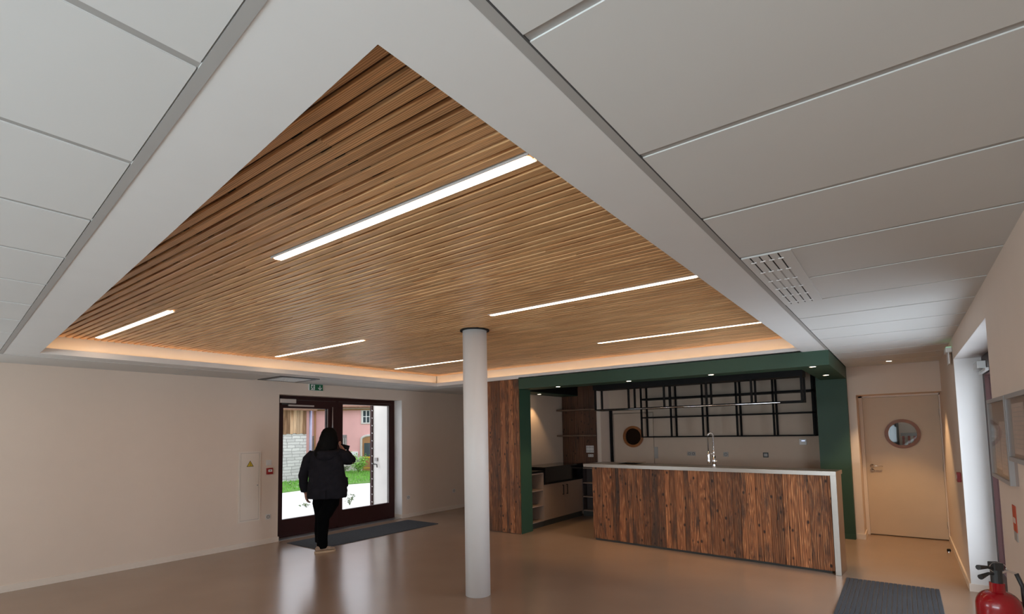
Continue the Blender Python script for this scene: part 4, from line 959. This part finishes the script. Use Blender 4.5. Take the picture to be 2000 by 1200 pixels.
for i in range(len(pts)): bm.faces.new((F[i], F[(i+1) % len(pts)], B[(i+1) % len(pts)], B[i]))
dr = obj('arched_door', bm, 'brown_door', t); part('door_pane', dr, 'dark_glass', (cx-w+.09, cx+w-.09, -.07, -.061, .72, 1.36)); 
part('door_rail', dr, 'yellow', (cx-w+.05, cx+w-.05, -.07, -.061, .62, .68), (cx-w+.05, cx+w-.05, -.07, -.061, .12, .16))
bm = BM(); prev = None; P2 = [(cx-w-.06, 0)]+[(cx-(w+.06)*math.cos(PI*i/12), 1.54+.19*math.sin(PI*i/12)) for i in range(13)]+[(cx+w+.06, 0)]
tube(bm, [(x, -.03, z) for x, z in P2], .065, 8); obj('door_surround', bm, 'pale_trim', t)
bm = BM(); tube(bm, [(hx(623), -.07, 0), (hx(623), -.07, 3.0)], .05, 8); obj('downpipe', bm, 'brown_door', t, True)
part('letter_panel', t, 'sign_white', (hx(693), hx(706), -.06, 0, .72, .95)); part('lower_band', t, 'pale_trim', (hx(676), hx(712), -.03, 0, 0, .70))
# shrubs and small plants
def shrub(x, y, z, h, w, n, mat, label, seed, name='shrub', group=None):
    rnd = random.Random(seed); t = thing(name, label, 'shrub' if name == 'shrub' else 'plant', (x, y, z), 0, group)
    bm = BM(); tips = []
    for i in range(9):
        a = rnd.uniform(0, 2*PI); r_ = rnd.uniform(.1, .5)*w; tip = Vector((r_*math.cos(a), r_*math.sin(a), h*rnd.uniform(.5, .95))); tips.append(tip)
        tube(bm, [(0, 0, 0), tip*.5+Vector((0, 0, .05*h)), tip], [.012*h+.002, .008*h+.002, .003], 5)
    obj('stems', bm, 'leaf_dark', t); bm = BM()
    for i in range(n):
        tp = rnd.choice(tips); k = rnd.uniform(.35, 1.05); c_ = tp*k+Vector((rnd.gauss(0, .13*w), rnd.gauss(0, .13*w), rnd.gauss(0, .07*h)))
        c_.z = max(.02, c_.z); u = Vector((rnd.gauss(0, 1), rnd.gauss(0, 1), rnd.gauss(0, .6))).normalized(); v = u.orthogonal().normalized(); s_ = rnd.uniform(.025, .05)*(.4+w)
        bm.faces.new([bm.verts.new(c_+q) for q in (-u*s_, v*s_*.45, u*s_, -v*s_*.45)])
    f = obj('foliage', bm, mat, t); f['kind'] = 'stuff'; return t
shrub(-20.35, 15.35, -.07, .95, .75, 700, 'leaf', 'bright green leafy shrub in front of the pink house', 1)
shrub(-21.3, 15.0, -.07, .38, .8, 380, 'leaf_dark', 'low dull green shrub left of the bright one outside', 2)
shrub(-11.45, 8.35, -.10, .32, .26, 80, 'leaf_dark', 'wispy young plant on the white pavement behind right pane', 3, 'small_plant')
shrub(-11.9, 9.6, -.10, .14, .25, 60, 'leaf_dark', 'tiny weed by the shutter edge on the pavement', 5, 'small_plant')
shrub(-12.1, 7.55, -.10, .12, .35, 34, 'leaf_dark', 'tiny weeds on the pavement left of the person legs', 6, 'small_plant')
# open entrance shutter / outer leaf on the right
t = thing('entrance_outer_leaf', 'cream outer entrance leaf with burgundy louvred edge, folded open outside', 'outer door', (XL-.42, 7.185, 0))
part('panel', t, 'cream_render', (-.47, -.005, .0, .05, -.02, 2.40))
part('edge_post', t, 'burgundy', (-.545, -.475, -.03, .05, -.05, 2.36))
bm = BM()
for k in range(14): z = .12+k*.16; tube(bm, [(-.475, -.035, z), (-.455, -.05, z+.005), (-.445, -.05, z-.012)], .007, 6)
obj('hooks', bm, 'sign_white', t)
part('lock_box', t, 'grey_metal', (-.40, -.32, -.03, -.001, 1.13, 1.20)); bm = BM(); tube(bm, [(-.47, -.012, 1.065), (-.36, -.03, 1.065), (-.30, -.05, 1.06), (-.29, -.05, 1.0)], .011, 8); obj('lever_handle', bm, 'dark_plastic', t)
